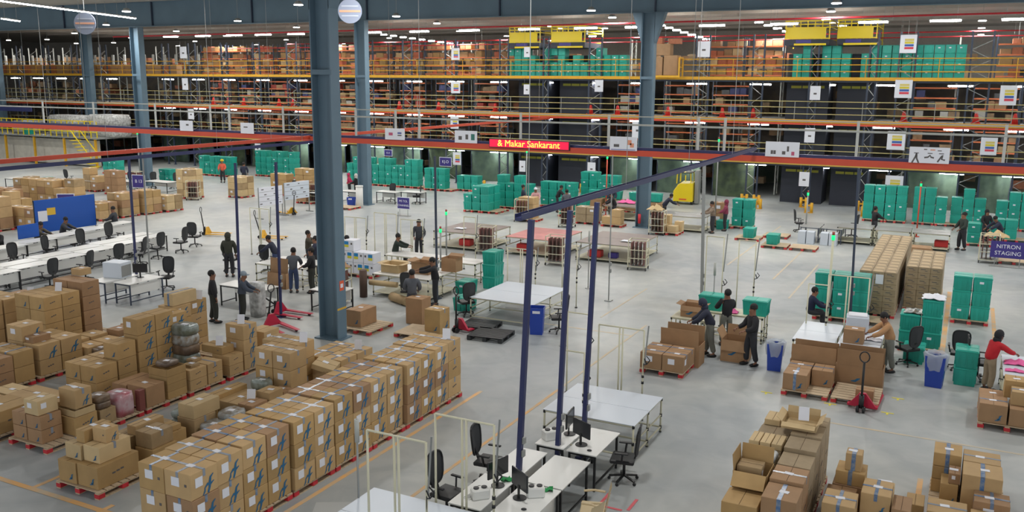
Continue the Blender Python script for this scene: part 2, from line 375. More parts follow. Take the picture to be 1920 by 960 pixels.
for x, y, z, r, lb in ((-30.9, 24.5, 9.75, .42, 'round hanging sign with pale bands and an orange bar, top left'), (-19.8, 26.5, 10.05, .42, 'round hanging sign cut by the top edge, right of the big column')):
    t = thing('reflection_disc', lb, 'sign', (x, y, z), .467)  # hung discs added in place of round reflections in the glass
    MB().cyl((0, -.015, 0), (0, .015, 0), r, 32).build('disc', mat('grey_blue_reflection', (126, 134, 152), .4), t)
    MB().box((0, -.02, 0), (r*1.75, .006, .07)).build('orange_bar', mat('reflection_orange', (206, 150, 120), .4), t)
    MB().box((0, -.02, .17), (r*1.4, .006, .05)).box((0, -.02, -.16), (r*1.4, .006, .05)).build('pale_band', mat('reflection_grey', (158, 164, 176), .4), t)
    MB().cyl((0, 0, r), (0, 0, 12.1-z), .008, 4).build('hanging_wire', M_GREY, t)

# ---------------------------------------------------------------- mezzanine racks
DZ = (2.8, 5.45, 8.05)
for z, nm, kz in zip(DZ, ('lowest', 'middle', 'top'), (0, 1, 2)):
    t = thing('mezzanine_deck', '%s mezzanine deck with a yellow edge beam across the racks' % nm, 'deck', (0, 59, z)); t['kind'] = 'structure'
    MB().box((-48, 13, -.09), (108, 26, .08)).build('deck_plate', M_DECK, t)
    MB().box((-48, 0, -.09), (108, .08, .2)).build('edge_beam', M_YEL if kz != 0 else mat('ochre_beam', (196, 160, 70), .5), t)
    MB().box((-48, .15, -.24), (108, .08, .12)).build('joist', M_DNAVY, t)
    if kz == 1: MB().box((-48, -.12, -.26), (108, .07, .11)).build('red_beam', M_ORED, t)
    g = thing('guardrail', '%s guardrail of thin rails along the %s rack deck' % ('yellow' if kz else 'pale', nm), 'railing', (0, 59.05, z))
    for h in (.35, .75, 1.12): MB().cyl((-101, 0, h), (6, 0, h), .028, 5).build('rail', M_YEL if kz == 2 else mat('straw_rail', (188, 176, 120), .5), g)
    for i in range(27): MB().cyl((-98+i*4, 0, 0), (-98+i*4, 0, 1.12), .025, 5).build('post', M_YEL if kz == 2 else M_GREY, g)
UP = [(-61.8, -61), (-58, -57.3), (-54.4, -53.7), (-50.8, -49.8), (-46.9, -46.3), (-42.9, -42.2), (-39.4, -38.6), (-35.6, -34.7), (-31, -30.3), (-27.5, -27.1), (-24, -23.1), (-20.2, -19.6), (-16.5, -15.6), (-12.8, -12.1), (-9.25, -8.8), (-5.85, -5.4), (-4.2, -3.3), (-.4, .7), (2.4, 3.3)]
UP = [(-97-0+i*4, -96.2+i*4) for i in range(9)] + UP
def upright(a, b, y, label, top=10.7):
    wd = b-a; t = thing('rack_upright', label, 'rack frame', (a, y, 0))
    for x in (0, wd): MB().box((x, 0, top/2), (.1, .1, top)).build('post', M_DNAVY, t)
    mb = MB(); z = .3; s = 0
    while z+.55 < top:
        mb.bar((0 if s else wd, 0, z), (wd if s else 0, 0, z+.55), .035); z += .55; s = 1-s
    mb.build('lacing', M_GREY, t)
    fp = MB()
    for x in (0, wd): fp.box((x, 0, .02), (.2, .2, .04))
    fp.build('foot_plate', M_DNAVY, t)
for i, (a, b) in enumerate(UP): upright(a, b, 59.25, 'dark navy laced rack upright in the front line, %s' % ('%s from the right end' % ORD[len(UP)-1-i] if len(UP)-1-i < 20 else '%s from the left end' % ORD[i]))
for (x, y) in ((-9.0, 58.6), (-8.3, 56.2), (-5.1, 56.2), (-5.6, 58.6), (-11.4, 56.5), (-11.9, 58.4), (-31.2, 57), (-30.4, 58.6), (-27, 58.6), (-12.7, 58.5), (-24.0, 58.6)):
    t = thing('bollard', 'yellow steel guard post protecting a rack foot', 'bollard', (x, y, 0), 0, 'yellow rack foot guards')
    MB().cyl((-.16, 0, 0), (-.16, 0, .62), .09, 10).cyl((.16, 0, 0), (.16, 0, .62), .09, 10).build('post', M_YEL, t)
    MB().box((0, 0, .45), (.36, .07, .1)).box((0, 0, .02), (.5, .3, .03)).build('guard_plate', M_YEL, t)
def inner_upright():
    t = thing('inner_rack_post', 'x', 'rack frame')
    MB().box((0, 0, 5.35), (.08, .08, 10.7)).box((0, .9, 5.35), (.08, .08, 10.7)).build('post', M_RAIL, t)
    mb = MB(); z = .3; s = 0
    while z+.6 < 10.7: mb.bar((0, .9 if s else 0, z), (0, 0 if s else .9, z+.6), .03); z += .6; s = 1-s
    mb.build('lacing', M_GREY, t); return t
IU = Proto(inner_upright)
for i in range(38):
    x = -101+i*2.7
    if any(l0 < x < l1 for l0, l1 in ((-30.4, -24.0), (-11.1, -5.3))): continue
    IU.place((x, 64.3, 0), 0, 'pale inner rack frame standing behind the front shelving', 'pale inner rack frames')
# goods lifts
for i, (a, b) in enumerate(((-30.2, -27.7), (-26.9, -24.3), (-10.9, -8.2), (-7.8, -5.5))):
    nm = ['left pair, left one', 'left pair, right one', 'right pair, left one', 'right pair, right one'][i]
    wd = b-a; t = thing('goods_lift', 'tall dark goods lift shaft with a yellow caged head, %s' % nm, 'lift', ((a+b)/2, 60.6, 0))
    MB().box((0, 1.2, 4.75), (wd-.1, 2.2, 9.5)).build('shaft', M_DARK, t)
    for z in (2.1, 4.75, 7.45):
        st = MB()
        for j in range(3): st.box((-wd/2+.3+(j+.5)*(wd-.6)/3, .06, z), ((wd-.6)/3-.06, .04, .16))
        st.build('yellow_header', mat('dull_yellow', (168, 164, 50), .5), t)
    MB().box((0, .1, 10.17), (wd-.05, 3.2, .36)).build('machine_deck', M_DARK, t)
    MB().box((-.2, -1.52, 10.22), (.9, .03, .2)).build('blue_plate', M_PURP, t)
    MB().box((.2, -1.54, 10.04), (1.9, .05, .12)).build('yellow_sill', M_BYEL, t)
    MB().box((-.1, -1.5, 10.72), (wd-.3, .05, .6)).build('yellow_panel', mat('lift_yellow', (232, 204, 40), .5), t)
    cg = MB()
    for x in [-wd/2+.05+j*(wd-.1)/6 for j in range(7)]: cg.bar((x, -1.45, 10.35), (x, -1.45, 11.45), .06)
    for z in (10.4, 11.05, 11.25, 11.45): cg.bar((-wd/2, -1.45, z), (wd/2, -1.45, z), .07); cg.bar((-wd/2, 1.8, z), (wd/2, 1.8, z), .06)
    for x in (-wd/2, wd/2):
        for z in (11.05, 11.45): cg.bar((x, -1.45, z), (x, 1.8, z), .06)
        cg.bar((x, 1.8, 9.9), (x, 1.8, 11.4), .06)
    cg.build('cage', mat('lift_yellow', (216, 190, 36), .5), t)
    MB().box((-.25, -.2, 11.2), (.8, .3, .18)).build('motor', M_DARK, t); MB().box((.75, -.3, 11.05), (.4, .3, .3)).build('gearbox', M_DARK, t)
# nets and dark backs
def netp(a, b, z0, z1, y, label, matl):
    t = thing('safety_net', label, 'net', ((a+b)/2, y, z0)); wd = b-a; h = z1-z0
    rows = [[(-wd/2+wd*i/8, .12*math.sin(i*1.7+j), h*j/4) for i in range(9)] for j in range(5)]
    MB().sheet(rows).build('netting', matl, t)
    mb = MB().bar((-wd/2, 0, h), (wd/2, 0, h), .05)
    for x in (-wd/2, wd/2): mb.bar((x, 0, 0), (x, 0, h), .05)
    mb.build('frame', M_DNAVY, t)
M_NET2 = mat('olive_net', (84, 98, 70), .85, rgb2=(50, 62, 54), scale=1.5)
for i in range(len(UP)-1):
    a, b = UP[i][1], UP[i+1][0]
    if b < -66 or b-a < 1.5: continue
    q = len(UP)-1-i; lab = ORD[q-1] if q <= 20 else 'far left'
    if not any(l0 < (a+b)/2 < l1 for l0, l1 in ((-30.4, -24.2), (-10.9, -5.1))):
        netp(a, b, 0.02, 2.55, 61.6, 'green netting closing the ground level of a rack bay, %s bay from the right' % lab, M_NET if i % 3 else M_NET2)
for kz, z in enumerate(DZ[:2]):
    netp(-101, 6, z+.02, z+2.3, 70, 'dark mesh screen deep inside the %s rack level' % ('middle' if kz else 'lowest'), mat('dark_back_mesh', (98, 96, 94), .9, rgb2=(136, 122, 106), scale=.7))
netp(-101, 6, .02, 2.5, 72, 'dark mesh screen deep inside the ground rack level', mat('green_back_mesh', (84, 98, 88), .9, rgb2=(112, 116, 98), scale=.6))

# shelving with goods
def shelf_unit():
    t = thing('shelving_unit', 'x', 'shelving')
    for x in (-1.25, 1.25):
        for y in (-.45, .45): MB().box((x, y, 1.3), (.07, .07, 2.6)).build('post', M_DNAVY, t)
    for z in (.12, .75, 1.38, 2.0): MB().box((0, 0, z), (2.5, .92, .04)).box((0, -.46, z), (2.5, .04, .09)).build('shelf', mat('orange_shelf_beam', (200, 110, 66), .5), t)
    return t
SU = Proto(shelf_unit)
def small_carton():
    o = MB().box((0, 0, .5), (1, 1, 1), ch=.02).build('carton', [K_BRN]); return tag(o, 'x', 'box')
SC = {}
def goods_box(x, y, z, wx, wy, h, matl, label, group):
    kx = matl.name
    if kx not in SC: SC[kx] = Proto(lambda: tag(MB().box((0, 0, .5), (1, 1, 1), ch=.03).build('rack_carton' if 'orange' not in kx else 'storage_bin', [matl]), 'x', 'box' if 'orange' not in kx else 'bin'))
    return SC[kx].place((x, y, z), 0, label, group, (wx, wy, h))
gi = 0
pal_up = [K_BRN, K_OCH, K_BRN, mat('orange_bin_a', (196, 108, 76), .6, noise=.2), mat('orange_brown_carton', (178, 112, 82), .7, noise=.2), K_GRY, K_PAL]
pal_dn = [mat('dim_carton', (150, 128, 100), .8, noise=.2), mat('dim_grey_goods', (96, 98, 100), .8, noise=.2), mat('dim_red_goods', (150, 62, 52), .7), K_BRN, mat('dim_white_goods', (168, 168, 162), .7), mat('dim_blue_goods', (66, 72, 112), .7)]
rr = random.Random(5)
GS = MB(); GMATS = []
def fill_unit(x, y, z, lvl, pal, p, wdl, grp):
    for sz in lvl:
        xx = -1.1
        while xx < .9:
            wv = rr.uniform(.4, .75)
            if rr.random() < p:
                hh = rr.uniform(.3, .5); mt = rr.choice(pal)
                if wdl == 'top deck' and y < 63 and x > -57: goods_box(x+xx+wv/2, y-.02, z+sz+.02, wv*.95, .6, hh, mt, 'closed carton or bin on the %s shelving of the racks' % wdl, grp)
                else:
                    if mt not in GMATS: GMATS.append(mt)
                    GS.box((x+xx+wv/2, y-.02, z+sz+.02+hh/2), (wv*.95, .6, hh), GMATS.index(mt))
            xx += wv
for i, x in enumerate(list(range(-62, -31, 3))+[-15.3, -12.7]+[2.2, 4.8]):
    SU.place((x, 62.6, 8.05), 0, 'tall shelving unit of goods on the top rack deck, %s from the left' % ORD[i])
    fill_unit(x, 62.6, 8.05, (.12, .75, 1.38, 2.0), pal_up, .8, 'top deck', 'goods on the top deck shelving')
for i, x in enumerate([-62, -58.5, -55, -51.5, -48, -44.5, -41, -37.5, -34, -22, -18.5, -15, -2.2, 1.2, 4]):
    SU.place((x, 63.5, 5.45), 0, 'shelving unit inside the middle rack level, %s from the left' % ORD[i])
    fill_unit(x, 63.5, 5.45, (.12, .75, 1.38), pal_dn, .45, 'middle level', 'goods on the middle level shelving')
for i, x in enumerate([-60, -56, -52, -48, -44.2, -40.6, -37, -33.5, -22, -18.3, -14.4, -2.2, 1.4, 4.4]):
    SU.place((x, 63.5, 2.8), 0, 'shelving unit inside the lowest raised rack level, %s from the left' % ORD[i])
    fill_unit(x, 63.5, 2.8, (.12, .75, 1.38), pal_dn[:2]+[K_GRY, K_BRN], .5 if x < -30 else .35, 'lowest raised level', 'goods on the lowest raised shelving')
tag(GS.build('shelf_goods', GMATS), 'many cartons and bins on the lower rack shelving', 'goods', kind='stuff')
mb = MB()
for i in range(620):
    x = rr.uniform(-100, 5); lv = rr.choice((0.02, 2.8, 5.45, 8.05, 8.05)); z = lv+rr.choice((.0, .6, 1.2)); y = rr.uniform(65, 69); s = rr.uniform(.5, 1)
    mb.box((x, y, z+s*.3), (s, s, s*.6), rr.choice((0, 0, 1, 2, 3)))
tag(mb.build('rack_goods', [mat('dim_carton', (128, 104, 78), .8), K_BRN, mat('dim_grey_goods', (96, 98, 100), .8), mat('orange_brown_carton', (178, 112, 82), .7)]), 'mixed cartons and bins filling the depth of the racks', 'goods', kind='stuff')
for i in range(30):
    for j in range(2): goods_box(-92+i*.95, 60.2, 8.05+j*.42, .9, .7, .42, K_BRN if i % 4 else pal_up[4], 'brown carton in the long low row on the far left top deck', 'low carton row on the far left deck')
for i in range(22):
    x = -92+i*1.35+rr.uniform(-.2, .2); t = tag(MB().box((0, 0, .45), (.3, .05, .9), ch=.01).build('display_stand', [mat('pale_panel', (190, 196, 192), .5)]), 'pale upright panel standing behind the far left carton row', 'panel', 'pale panels far left on the top deck'); t.location = (x, 62, 8.95)
# caged pallet platform
t = thing('loading_cage', 'yellow loading gate cage on the top rack deck right of the column', 'cage', (-18.4, 58.6, 8.05))
mb = MB()
for x in (-1.1, 1.1):
    for y in (-.4, .4): mb.box((x, y, .6), (.09, .09, 1.2))
    mb.bar((x, -.4, 1.2), (x, .4, 1.2), .08); mb.bar((x, -.4, .6), (x, .4, .6), .06)
mb.build('frame', M_YEL, t); MB().box((0, -.4, 0), (2.3, .1, .14)).build('sill', M_YEL, t)
for x, h, z, wv in ((-.55, 1.2, .06, .9), (.45, 1.3, .06, .95), (-.1, .75, 1.36, 1.0)):
    b = goods_box(-18.4+x, 58.75, 8.05+z, wv, .7, h, K_BRN, 'large brown carton inside the yellow cage, %s' % ('left' if x < -.3 else 'right' if x > 0 else 'stacked on top'), None)
for x, h in ((-.7, .4), (.5, .35)): goods_box(-18.4+x, 59.1, 8.05+2.1, .8, .5, h, pal_up[4], 'orange-brown sack carton above the yellow cage, %s' % ('left' if x < 0 else 'right'), None)
# cones
def cone():
    t = thing('safety_cone', 'x', 'cone')
    MB().cyl((0, 0, .04), (0, 0, .62), .2, 10, r2=.07).build('cone_body', mat('cone_red', (214, 52, 44), .5), t)
    MB().box((0, 0, .02), (.5, .5, .04)).build('cone_base', mat('cone_red', (214, 52, 44), .5), t)
    MB().cyl((0, 0, .3), (0, 0, .4), .135, 10, r2=.115).build('pale_band', M_LABEL, t); return t
CN = Proto(cone)
for x in (-59.6, -57.9, -56.1, -52.2, -50.7, -40.1, -36.5, -31.6, -24, -22, -20.25, -18.4, -14.7, -12.7, -3.7, .2, 2.2):
    CN.place((x, 59.7, 5.45), 0, 'red safety cone standing on the edge of the middle rack deck', 'red cones along the middle deck')

# hanging posters on racks
def poster(x, y, z, wd, ht, label, stripes=True, rz=0, hang=0):
    t = thing('rack_poster', label, 'poster', (x, y, z), rz)
    MB().box((0, 0, 0), (wd, .02, ht), ch=.004).build('sheet', M_LABEL, t)
    if stripes:
        for kk, (c, nmx) in enumerate((((214, 196, 110), 'sand'), ((214, 198, 60), 'yellow'), ((60, 96, 168), 'blue'), ((214, 66, 84), 'red'))):
            MB().box((.05, -.013, ht*(.22-.15*kk)), (wd*.55, .006, ht*.12)).build('%s_stripe' % nmx, mat('poster_'+nmx, c, .6), t)
    else: MB().box((0, -.013, -ht*.05), (wd*.3, .006, ht*.12)).build('small_print', M_INK, t)
    mb = MB()
    top = min([d-.15 for d in (2.8, 5.45, 8.05, 13) if d-.15 > z+ht/2])-z
    for s in (-wd*.4, wd*.4): mb.cyl((s, 0, ht/2), (s, 0, top), .006, 4).bar((s, 0, top), (s, .3, top), .02)
    mb.build('string', M_GREY, t)
PO = [(-34.5, 7.18, .78, .85, 1, 'under the top deck, left of the LED display'), (-34.5, 9.6, .7, .85, 1, 'above the top deck rails, left of centre'), (-23.1, 7.4, .62, .8, 0, 'plain, under the top deck left of the column'), (-3.8, 7.4, .95, 1.05, 1, 'under the top deck, second from the right'), (-3.75, 10, .9, 1.05, 1, 'topmost, above the teal crates'), (-3.85, 1.7, 1.0, 1.1, 1, 'at ground level right of the lifts'), (-3.95, 4.35, 1.0, 1.1, 1, 'under the middle deck right of the lifts'),
      (1.7, 7.1, .85, 1.1, 1, 'rightmost, under the top deck'), (1.0, 4.2, .85, 1.0, 1, 'rightmost, under the middle deck'), (-8.8, 7.1, .62, .85, 0, 'plain, between the right pair of lifts'), (-8.95, 4.5, .62, .9, 0, 'plain, middle level between the right lifts'), (-9.1, 1.75, .62, .9, 0, 'plain, low between the right lifts'), (-28.6, 7.1, .5, .7, 0, 'plain, at the left lifts under the top deck'), (-28.6, 9.7, .5, .7, 0, 'plain, by the left lift heads'), (-28.9, 1.6, .5, .8, 0, 'plain, low by the left lifts'),
      (-23.5, 1.7, .6, .85, 0, 'plain, low left of the column'), (-20.2, 4.5, .8, 1.1, 0, 'plain, close to the column at middle height'), (-34.4, 1.9, .7, .95, 1, 'low, by the dark blue bay sign'), (-34.6, 4.6, .7, .95, 1, 'middle level, behind the gantry rail'), (-15.9, 9.8, .8, 1.0, 0, 'plain, above the top deck right of the column'), (-62, 9.9, .8, 1.0, 0, 'plain, high up left of the big column'), (-62, 7.2, .7, 1.0, 0, 'plain, under the top deck left of the big column'), (-61.5, 4.6, .7, .9, 0, 'plain, under the middle deck left of the big column'), (-54, 1.9, .6, .8, 0, 'plain, low left of the big column'), (-43, 2, .6, .8, 0, 'plain, low right of the second column')]
for x, z, wd, ht, st, lb in PO: poster(x, 58.85, z, wd, ht, 'white hanging rack poster %s' % lb, bool(st))

# ---------------------------------------------------------------- gantry, trays, poles
GZ = 5.05
t = thing('overhead_gantry', 'long red-orange and navy overhead gantry with a grey handrail crossing the hall', 'gantry', (0, 32.5, GZ))
MB().box((-34, 0, 0), (88, .12, .21)).build('red_beam', M_ORED, t)
MB().box((-34, .12, .15), (88, .1, .12)).build('navy_beam', M_NAVY, t)
MB().box((-34, .55, .0), (88, .1, .16)).build('back_beam', M_DNAVY, t)
MB().cyl((-78, .1, 1.05), (10, .1, 1.05), .04, 6).cyl((-78, .1, 1.36), (10, .1, 1.36), .025, 6).build('handrail', M_RAIL, t)
for x in (-75, -70, -65, -60, -55, -50, -45, -41, -36.5, -32.8, -31.6, -28.3, -24.2, -22.1, -20.9, -16.1, -12.35, -8.87, -7.9, -3.4, 1, 5): MB().box((x, .1, .75), (.09, .05, 1.3)).build('rail_post', mat('white_post', (186, 188, 184), .4), t)
for x in (-45, -33, -21, -9, 3): MB().cyl((x, .3, .1), (x, .3, 7), .012, 5).build('hanging_rod', M_GREY, t)
t = thing('cross_gantry', 'narrower red-orange beam running away from the viewer at the left', 'gantry', (-26.75, 0, 5.12))
MB().box((0, 37, 0), (.1, 60, .14)).build('red_beam', M_ORED, t)
mb = MB()
for y in range(12, 66, 9): mb.cyl((0, y, 0), (0, y, 6.9), .01, 4)
mb.build('hanging_rod', M_GREY, t)
def sign_board(x, y, z, wd, ht, label, pics, rz=0):
    t = thing('picture_sign', label, 'sign', (x, y, z), rz)
    MB().box((0, 0, 0), (wd, .03, ht), ch=.005).build('board', M_LABEL, t)
    MB().bar((-wd*.4, 0, -ht*.3), (-wd*.4, .22, -ht*.3), .03).bar((wd*.4, 0, -ht*.3), (wd*.4, .22, -ht*.3), .03).build('bracket', M_GREY, t)
    for (px, pz, pw, ph, c) in pics:
        MB().box((px*wd, -.018, pz*ht), (pw*wd, .004, ph*ht)).build('pictogram', {'k': M_INK, 'r': mat('sign_red', (190, 90, 120), .6), 'g': mat('sign_green', (60, 120, 110), .6), 'o': mat('sign_peach', (222, 150, 120), .6), 'b': mat('sign_blue', (90, 100, 160), .6)}[c], t)
    return t
sign_board(-18.5, 32.38, 5.42, 1.05, .5, 'white picture sign on the gantry left of the LED display', [(-.25, -.1, .15, .3, 'k'), (.05, 0, .12, .4, 'k'), (.32, 0, .16, .5, 'g')])
sign_board(-11.66, 32.38, 5.4, 1.08, .52, 'white picture sign on the gantry left of the right-hand column', [(-.25, -.15, .2, .2, 'k'), (.22, .1, .16, .35, 'o'), (.32, -.1, .14, .3, 'o'), (0, -.43, .9, .05, 'b')])
sign_board(-5.81, 32.38, 5.42, 1.15, .52, 'white picture sign with a small red square on the gantry', [(-.3, -.2, .07, .25, 'k'), (-.22, -.2, .07, .25, 'k'), (.05, -.22, .1, .22, 'k'), (.17, .05, .06, .35, 'k'), (.32, -.25, .09, .25, 'r')])
s = sign_board(-1.14, 32.38, 5.42, 1.2, .52, 'wide white picture sign with three figures, rightmost on the gantry', [(-.1, .36, .08, .06, 'k'), (.08, .34, .12, .07, 'o'), (.25, .3, .1, .05, 'k'), (-.32, .12, .12, .05, 'k'), (.02, .12, .12, .05, 'k'), (.3, .12, .12, .05, 'k')])
for px, pts in ((-.33, [(-.1, -.2), (0, .02), (.02, .12), (.03, -.05), (.1, -.2)]), (0, [(-.14, -.02), (-.03, 0), (.03, .06), (.06, 0), (.15, -.02)]), (.3, [(-.1, -.15), (0, .02), (.04, .08), (.02, -.06), (.12, -.08)])):
    MB().ribbon([(a+px*1.2, b-.06) for a, b in pts], .025, (0, -.019, 0), (1, 0, 0), (0, 0, 1)).build('figure_drawing', M_INK, s)
sign_board(-22.0, 32.38, 5.42, 1.0, .48, 'white sign with pink marks on the gantry right of the big column', [(-.2, 0, .2, .25, 'r'), (.25, .1, .2, .15, 'b'), (.25, -.1, .2, .1, 'k')])
sign_board(-30.3, 32.38, 5.42, .8, .5, 'white sign on the gantry left of the big column', [(-.1, .1, .3, .1, 'k')])
sign_board(-34.2, 32.38, 5.42, .85, .5, 'white sign on the gantry, leftmost one', [(.1, .1, .2, .15, 'k')])
t = thing('led_display', 'red scrolling LED display fixed on the gantry rail', 'display', (-15.64, 32.36, 5.22), 0)
MB().box((0, .05, 0), (3.55, .08, .36), ch=.01).build('case', M_BLACK, t)
MB().box((0, 0, 0), (3.48, .02, .3)).build('lit_panel', mat('led_ground', (220, 24, 66), .5, emit=.8), t)
text_mesh('& Makar Sankarant', .36, '', M_LEDY, t, (0, -.015, 0), (PI/2, 0, 0))

def tray(name_lbl, x, y0, y1, z):
    t = thing('cable_tray', name_lbl, 'cable tray', (x, 0, z))
    MB().box((0, (y0+y1)/2, 0), (.12, y1-y0, .05)).box((-.06, (y0+y1)/2, .04), (.01, y1-y0, .1)).box((.06, (y0+y1)/2, .04), (.01, y1-y0, .1)).build('channel', M_NAVY, t)
    mb = MB()
    for y in range(int(y0)+1, int(y1), 5): mb.cyl((0, y, .05), (0, y, 12.1-z), .008, 4)
    mb.build('hanging_rod', M_GREY, t)
tray('navy cable tray running back above the near white desks', -6.75, 13.6, 32.4, 5.38); tray('navy cable tray above the left office desks', -25.9, 15, 32.4, 4.95)
def pole(x, y, top, label, z0=0, lean=(0, 0), w=.1, matl=None):
    w = w if w in (.09, .085) and x > -8 else w*.68
    t = thing('power_pole', label, 'pole', (x, y, z0)); matl = matl or M_NAVY; h = top-z0
    MB().bar((0, 0, 0), (lean[0], lean[1], h), w, w, 0, (0, 1, 0)).build('shaft', matl, t)
    MB().box((0, 0, .015), (.24, .24, .03)).build('base_plate', matl, t)
    for zz in (1.1, 1.35): MB().box((lean[0]*zz/h+w*.5+.03, lean[1]*zz/h, zz), (.05, .09, .13), ch=.01).build('socket_box', M_GREY, t)
pole(-6.78, 13.72, 5.36, 'navy power pole between the nearest white desks, leftmost of the leaning three', 0, (.2, .05), .09)
pole(-6.62, 15.12, 5.36, 'navy power pole behind the nearest desks, middle of the leaning three', 0, (.16, .05), .085)
pole(-6.6, 16.42, 5.36, 'navy power pole behind the desk with two monitors, rightmost of the leaning three', 0, (.16, .05), .085)
pole(-7.54, 29.17, 5.2, 'grey power pole dropping to the packing station with the men in black', 0, (-.15, 0), .09, M_GREY)
pole(-2.9, 30.0, 5.1, 'dark power pole dropping beside the tall kraft carton block', 0, (-.12, 0), .1, M_DNAVY)
pole(-26.86, 22.62, 4.95, 'navy power pole standing at the white desk with the computer', 0, (.05, 0), .1)
pole(-28.9, 25.0, 4.95, 'thin grey power pole at the end of the long left desks', 0, (.05, 0), .07, M_GREY)
pole(-20.6, 21.3, 5.1, 'navy power pole behind the two standing men near the carton rows', 0, (.1, 0), .09)
pole(-19.7, 22.2, 5.1, 'navy power pole by the red pallet jack', 0, (.05, 0), .1)
pole(-16.53, 26.84, 5.1, 'dark power pole behind the workers right of the big column', 0, (-.05, 0), .09, M_DNAVY)
pole(-11.0, 29.5, 5.2, 'thin grey pole behind the pipe table with white sheets', 0, (0, 0), .05, M_GREY)
for x, y, top, lb in ((-22.9, 47.2, 3.6, 'thin grey pole with a green beacon behind the sorting tables'), (-11.9, 47.9, 4.6, 'pale pole with a green beacon right of the column'), (-18.6, 49, 3.3, 'orange pole with a green beacon left of the column'), (-6.95, 46.5, 2.2, 'pole with a green beacon at the double desk'), (-3.3, 27.4, 3.2, 'cream pole with a green beacon at the white packing tables'), (-2.0, 50, 2.6, 'orange pole with a green beacon among the teal crates'), (-18.0, 29.5, 1.9, 'short pole with a green beacon at the middle packing station'), (-52.3, 45, 3.8, 'pole with a green beacon near the far left column'), (-20.2, 33.6, 1.9, 'short pole with a green beacon behind the standing man in black')):
    t = thing('beacon_pole', lb, 'pole', (x, y, 0)); c = M_CREAM if 'cream' in lb else (M_ORED if 'orange' in lb else M_GREY)
    MB().cyl((0, 0, 0), (0, 0, top), .035, 8).cyl((0, 0, 0), (0, 0, .03), .15, 10).build('shaft', c, t)
    MB().cyl((0, 0, top), (0, 0, top+.14), .05, 10).build('beacon', M_LEDG, t); MB().cyl((0, 0, top+.14), (0, 0, top+.24), .04, 10).build('beacon_cap', mat('beacon_cap_red', (160, 70, 60), .5), t)

# ---------------------------------------------------------------- pallets and cartons
def pallet_mesh(W=1.2, D=1.0, full=False, col=None, wood=None, name='pallet', boards=7):
    col = col or M_RED; wood = wood or M_WOOD
    t = thing(name, 'x', 'pallet')
    mb = MB()
    if full: mb.box((0, 0, .135), (W, D, .02))
    else:
        n = boards
        for i in range(n): mb.box((0, -D/2+D*(i+.5)/n, .137), (W, D/n*.82, .02), ch=.003)
    for x in (-W/2+.06, 0, W/2-.06): mb.box((x, 0, .115), (.1, D, .02))
    mb.build('deck', wood, t)
    for x in (-W/2+.07, 0, W/2-.07):
        for y in (-D/2+.07, 0, D/2-.07): MB().box((x, y, .062), (.13, .14, .085), ch=.004).build('block', col, t)
    mb = MB()
    for x in (-W/2+.07, 0, W/2-.07): mb.box((x, 0, .01), (.11, D, .02))
    mb.build('skid', wood, t)
    return t
PAL = {}
def pallet(x, y, label, W=1.2, D=1.2, rz=0, full=False, col=None, wood=None, z=0):
    key = (W, D, full, col.name if col else '', wood.name if wood else '')
    if key not in PAL: PAL[key] = Proto(lambda: pallet_mesh(W, D, full, col, wood))
    return PAL[key].place((x, y, z), rz, label)
